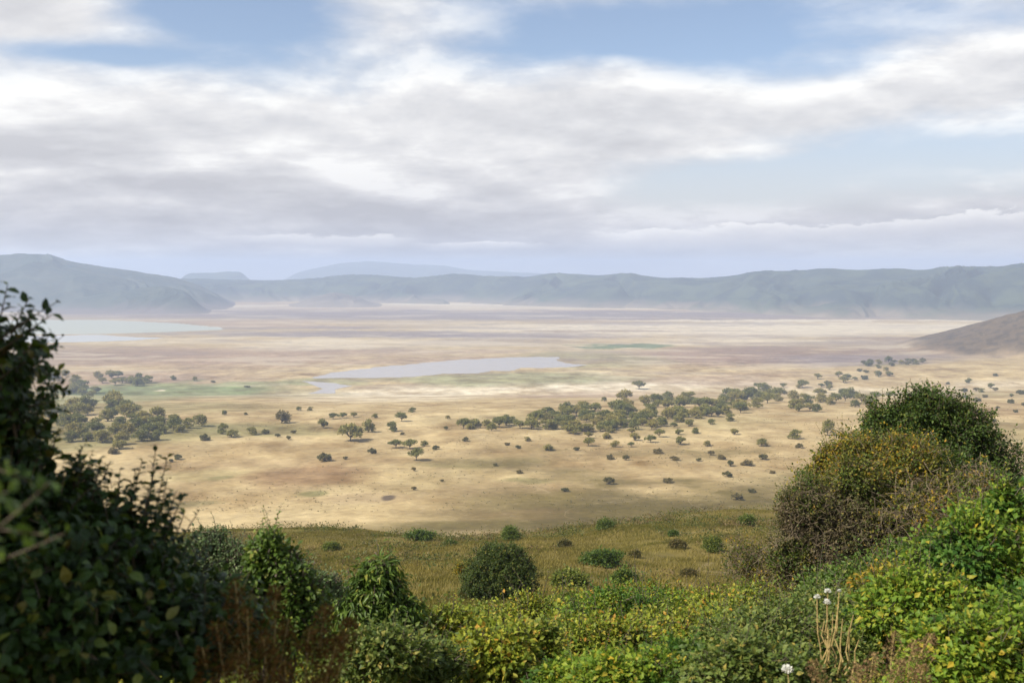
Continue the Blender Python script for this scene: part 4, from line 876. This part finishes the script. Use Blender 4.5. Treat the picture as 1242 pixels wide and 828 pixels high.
def left_bush():
    rng = np.random.default_rng(77); d = 3.9; b = gnd(60, d); e = empty('broadleaf_bush', b, 'large dark broadleaf bush filling the left edge and bottom left corner', 'bush')
    spec = [(-12, 480, 28, 40, d), (-30, 450, 24, 36, d), (22, 512, 20, 20, d), (-5, 570, 50, 52, d), (50, 610, 46, 40, d), (95, 645, 46, 44, d), (50, 690, 80, 66, d - .2), (140, 695, 56, 50, d), (200, 725, 42, 40, d + .2),
            (30, 770, 110, 80, d - .3), (160, 780, 100, 70, d - .1), (250, 770, 60, 60, d + .3), (-60, 600, 80, 120, d - .2), (-90, 760, 90, 100, d - .4)]
    lob = lobes_px(b, spec, .30)
    lob = ragged(rng, lob, 2, .4)
    lf, tw, S0, c = crown(rng, lob, 2600, 7, .05, .6, 'near', depth=.7, twig=.10, lump=.6, out=.8, spread=.03, floor=-.1, twigr=.0025, zmin=-.6)
    LP = [lf]; TP = [tw]
    def pt(px, py, dd=d): return atd(px, py, dd) - b
    # long shoots against the plain: (px0,py0,px1,py1, leaves, leaf length, depth)
    for x0, y0, x1, y1, n, L, dd in [(5, 430, 30, 358, 9, .05, 3.6), (-5, 410, 8, 350, 8, .055, 3.5), (-10, 440, 44, 395, 10, .05, 3.6), (0, 470, 60, 436, 12, .05, 3.7), (-10, 420, 62, 362, 7, .05, 3.5), (10, 500, 66, 482, 12, .045, 3.8), (20, 430, 70, 420, 11, .04, 3.8), (20, 450, 78, 448, 10, .035, 3.8), (25, 470, 62, 405, 9, .03, 3.9),
                                 (150, 660, 170, 552, 15, .042, 4.1), (180, 680, 196, 546, 20, .045, 4.1), (192, 690, 212, 600, 13, .042, 4.2), (200, 690, 236, 620, 10, .04, 4.2),
                                 (110, 610, 126, 556, 10, .04, 3.9), (90, 590, 96, 545, 9, .04, 3.9), (140, 640, 146, 575, 10, .04, 4.0), (60, 560, 70, 520, 8, .04, 3.9), (225, 700, 262, 640, 7, .03, 4.4),
                                 (205, 680, 250, 640, 8, .032, 4.3), (160, 640, 158, 580, 10, .042, 4.1), (170, 650, 186, 575, 12, .045, 4.0), (185, 660, 205, 580, 12, .045, 4.1)]:
        A = pt(x0, y0, dd); B = pt(x1, y1, dd); 
        for rep in range(3):
            off = rng.normal(0, .02, 3) * rep; a, t = shoot(rng, A + off, B - A + off, float(np.linalg.norm(B - A)) * (1 - .16 * rep), int(n * 1.5), L * 1.35, .58, 'near', r=.0035, bend=.08); LP.append(a); TP.append(t)
    for s in range(150):
        l = np.array(lob[int(rng.integers(len(lob)))]); dd = sphere_dirs(rng, 1, .0)[0]; A = l[:3] + dd * l[3:6] * .85
        a, t = shoot(rng, A, unit(dd * .7 + np.array([0, 0, .8])), rng.uniform(.08, .2), 9, .048, .58, 'near', r=.0025); LP.append(a); TP.append(t)
    V, Fc = join(LP); mk('foliage', V, Fc, M['broad_dark'], e)
    for l in lob: TP.append(limb(rng, np.array([l[0] * .25, l[1] * .25, -.2]), np.array(l[:3]), .018, .006, 6, .06, 6))
    for i in rng.choice(len(S0), 140, replace=False): TP.append(limb(rng, c[i], S0[i], .005, .0025, 3, .07, 4))
    V, Fc = join(TP); mk('stem', V, Fc, M['bark'], e)
    # the closest branch, out of focus
    b2 = gnd(-80, 1.9); e2 = empty('leafy_branch', b2, 'closest branch with big blurred pale leaves at the left edge', 'branch'); LP = []; TP = []
    for x0, y0, x1, y1, n, L, dd in [(-80, 700, 75, 590, 11, .055, 1.7), (-60, 640, 60, 640, 9, .05, 1.75), (-60, 620, 20, 590, 8, .055, 1.65), (-40, 560, 40, 575, 8, .05, 1.8), (-60, 700, 85, 655, 9, .045, 1.9)]:
        A = atd(x0, y0, dd) - b2; B = atd(x1, y1, dd) - b2; a, t = shoot(rng, A, B - A, float(np.linalg.norm(B - A)), n, L, .62, 'near', r=.003, bend=.12); LP.append(a); TP.append(t)
        TP.append(limb(rng, np.array([0, 0, -.1]), A, .008, .003, 6, .05, 5))
    V, Fc = join(LP); mk('foliage', V, Fc, M['broad_mid'], e2); V, Fc = join(TP); mk('stem', V, Fc, M['bark'], e2)
left_bush()

def plume_plant(name, label, b, stalks, mat, seed, L=.012, stem='dry_stem', per=420, w=.028):
    """stalks ending in loose feathery seed heads: (top px, top row, depth)"""
    rng = np.random.default_rng(seed); e = empty(name, b, label, 'plant'); LP = []; TP = []
    for px, py, dd in stalks:
        top = atd(px, py, dd) - b; base = np.array([rng.uniform(-.15, .15), rng.uniform(-.1, .1), -.1]); TP.append(limb(rng, base, top, .006, .0025, 7, .03, 5))
        Lh = rng.uniform(.14, .26); n = per; t = rng.random(n); a = rng.uniform(0, 6.28, n); r = w * (1.4 + 3 * t * (1 - t)) * rng.random(n) ** .5 * (1.2 - t * .6)
        ax = unit((top - base)[None])[0]; P = top - ax * Lh * (1 - t[:, None]) * 1.0 + np.stack([np.cos(a) * r, np.sin(a) * r, np.zeros(n)], 1)
        LP.append(leaves(P, rng.normal(0, 1, (n, 3)) + [0, 0, .5], rng.normal(0, 1, (n, 3)), L * rng.uniform(.6, 1.5, n), .6, 'mid'))
        for q in range(9):
            tt = rng.random(); A = top - ax * Lh * tt; TP.append(limb(rng, A - ax * .04, A + rng.normal(0, w * 1.2, 3), .0014, .0007, 2, .05, 3))
    V, Fc = join(LP); mk('seed_head', V, Fc, M[mat], e); V, Fc = join(TP); mk('stalk', V, Fc, M[stem], e)
rgp = np.random.default_rng(9)
b = gnd(310, 3.7)
plume_plant('rusty_plant', 'rusty brown seeding plant out of focus at the bottom left of centre', b,
            [(285, 702, 3.8), (335, 712, 3.8), (300, 738, 3.7), (350, 750, 3.9), (262, 755, 3.7), (395, 735, 3.8), (375, 762, 3.7), (320, 775, 3.6), (245, 785, 3.6), (410, 770, 3.7), (425, 750, 3.9), (285, 795, 3.5), (345, 800, 3.5), (400, 805, 3.6)], 'rust', 91, L=.016, per=300)
b = gnd(1075, 6.0)
plume_plant('brown_plant', 'feathery brown dry plant at the bottom edge right of the yellow stalks', b,
            [(1085, 765, 6), (1110, 775, 6), (1060, 790, 5.9), (1130, 768, 6.1), (1095, 800, 5.8), (1040, 805, 5.8), (1120, 805, 5.9), (985, 800, 6)], 'brown_dry', 92, per=380, w=.032)

def flowers():
    rng = np.random.default_rng(12)
    def bloom(parent, c, R):
        n = 46; d = sphere_dirs(rng, n, -.1); V, Fc = leaves(c + d * R * .15, d, rng.normal(0, 1, (n, 3)), R * rng.uniform(.85, 1.1, n), .7, 'near', curl=-.1); mk('bloom', V, Fc, M['petal'], parent)
    b = gnd(1015, 8.0); e = empty('white_flower_plant', b, 'tall plant with a cluster of white flowers and dry yellow stalks', 'flower'); ps = []; LP = []
    for px, py, R in [(991, 724, .024), (1004, 717, .024), (1003, 730, .027), (1018, 716, .014)]:
        p = atd(px, py, 8.0) - b; ps.append(limb(rng, np.array([rng.uniform(-.05, .05), 0, -.1]), p, .009, .004, 9, .03, 6)); bloom(e, p, R)
        for s in range(3):
            t = rng.uniform(.5, .9); A = p * t; a, tt = shoot(rng, A, unit(rng.normal(0, 1, 3) + [0, 0, .5]), .14, 5, .055, .4, 'mid', r=.002); LP.append(a); ps.append(tt)
    for px, py in [(1010, 745), (1030, 760), (1000, 752), (1042, 775), (1016, 738), (1022, 750), (1005, 765), (1035, 745)]:
        p = atd(px, py, 7.9) - b; ps.append(limb(rng, np.array([rng.uniform(-.1, .1), 0, -.1]), p, .011, .003, 9, .035, 6))
    V, Fc = join(ps); mk('stalk', V, Fc, M['dry_stem'], e); V, Fc = join(LP); mk('leaves', V, Fc, M['greyleaf'], e)
    b = gnd(955, 6.5); e = empty('white_flower', b, 'single round white bloom low at the bottom edge left of the stalks', 'flower')
    p = atd(955, 812, 6.5) - b; bloom(e, p, .034); V, Fc = join([limb(rng, np.array([0.1, 0, -.1]), p, .005, .003, 6, .03, 5), limb(rng, np.array([.3, 0, -.1]), np.array([.33, 0, .5]), .004, .002, 5, .03, 5)]); mk('stalk', V, Fc, M['dry_stem'], e)
flowers()

# low growth that fills everything between the shrubs: nobody could count it
def undergrowth():
    rg = np.random.default_rng(31); parts = []
    for y0, y1, n, L, kd in [(3, 9, 26000, .05, 'mid'), (9, 17, 90000, .06, 'mid'), (17, 30, 90000, .085, 'far'), (30, 62, 60000, .13, 'far')]:
        y = np.sqrt(rg.uniform(y0 * y0, y1 * y1, n)); x = rg.uniform(-.58, .58, n) * y
        if y1 > 40:
            edge = 46 + fbm(x / 6, x / 9, 3, 3) * 14 - sstep(x, -6, -14) * 0; keep = y < edge; x, y = x[keep], y[keep]; n = len(x)
        z = height(x, y); mound = (.30 + .55 * np.clip(fbm(x / 1.6, y / 1.9, 4, 401) + .35, 0, 1.2)) * np.clip(y / 14, .5, 1.35)
        h = mound * rg.random(n) ** .55
        P = np.stack([x, y, z + h], 1); D = rg.normal(0, 1, (n, 3)) + [0, 0, .25]; N = rg.normal(0, .55, (n, 3)) + [0, 0, 1]
        parts.append(leaves(P, D, N, L * rg.uniform(.6, 1.4, n), .6, kd))
    V, Fc = join(parts); tag(mk('undergrowth', V, Fc, M['mixed']), 'dense mixed low growth between the shrubs on the near slope', kind='stuff')
undergrowth()

# unseen tree added left of the view so its crown shades the left bush
def shade_tree():
    b = np.array([-7.5, 1.2, float(height(-7.5, 1.2))])
    shrub('unseen_shade_tree', 'unseen tall tree added left of the view to shade the left bush', 'tree', b, [(0, 0, 6.2, 2.4, 2.3, 1.6), (1.2, .8, 5.6, 1.8, 1.7, 1.3), (-1.2, -.8, 5.8, 1.8, 1.7, 1.3), (.4, 1.8, 5.4, 1.6, 1.5, 1.2), (1.0, -.6, 7.0, 1.6, 1.5, 1.2)],
          'evergreen', 2600, 9, .13, .6, 'far', 900, twig=.4, spread=.22, depth=.8, br=.06)
shade_tree()
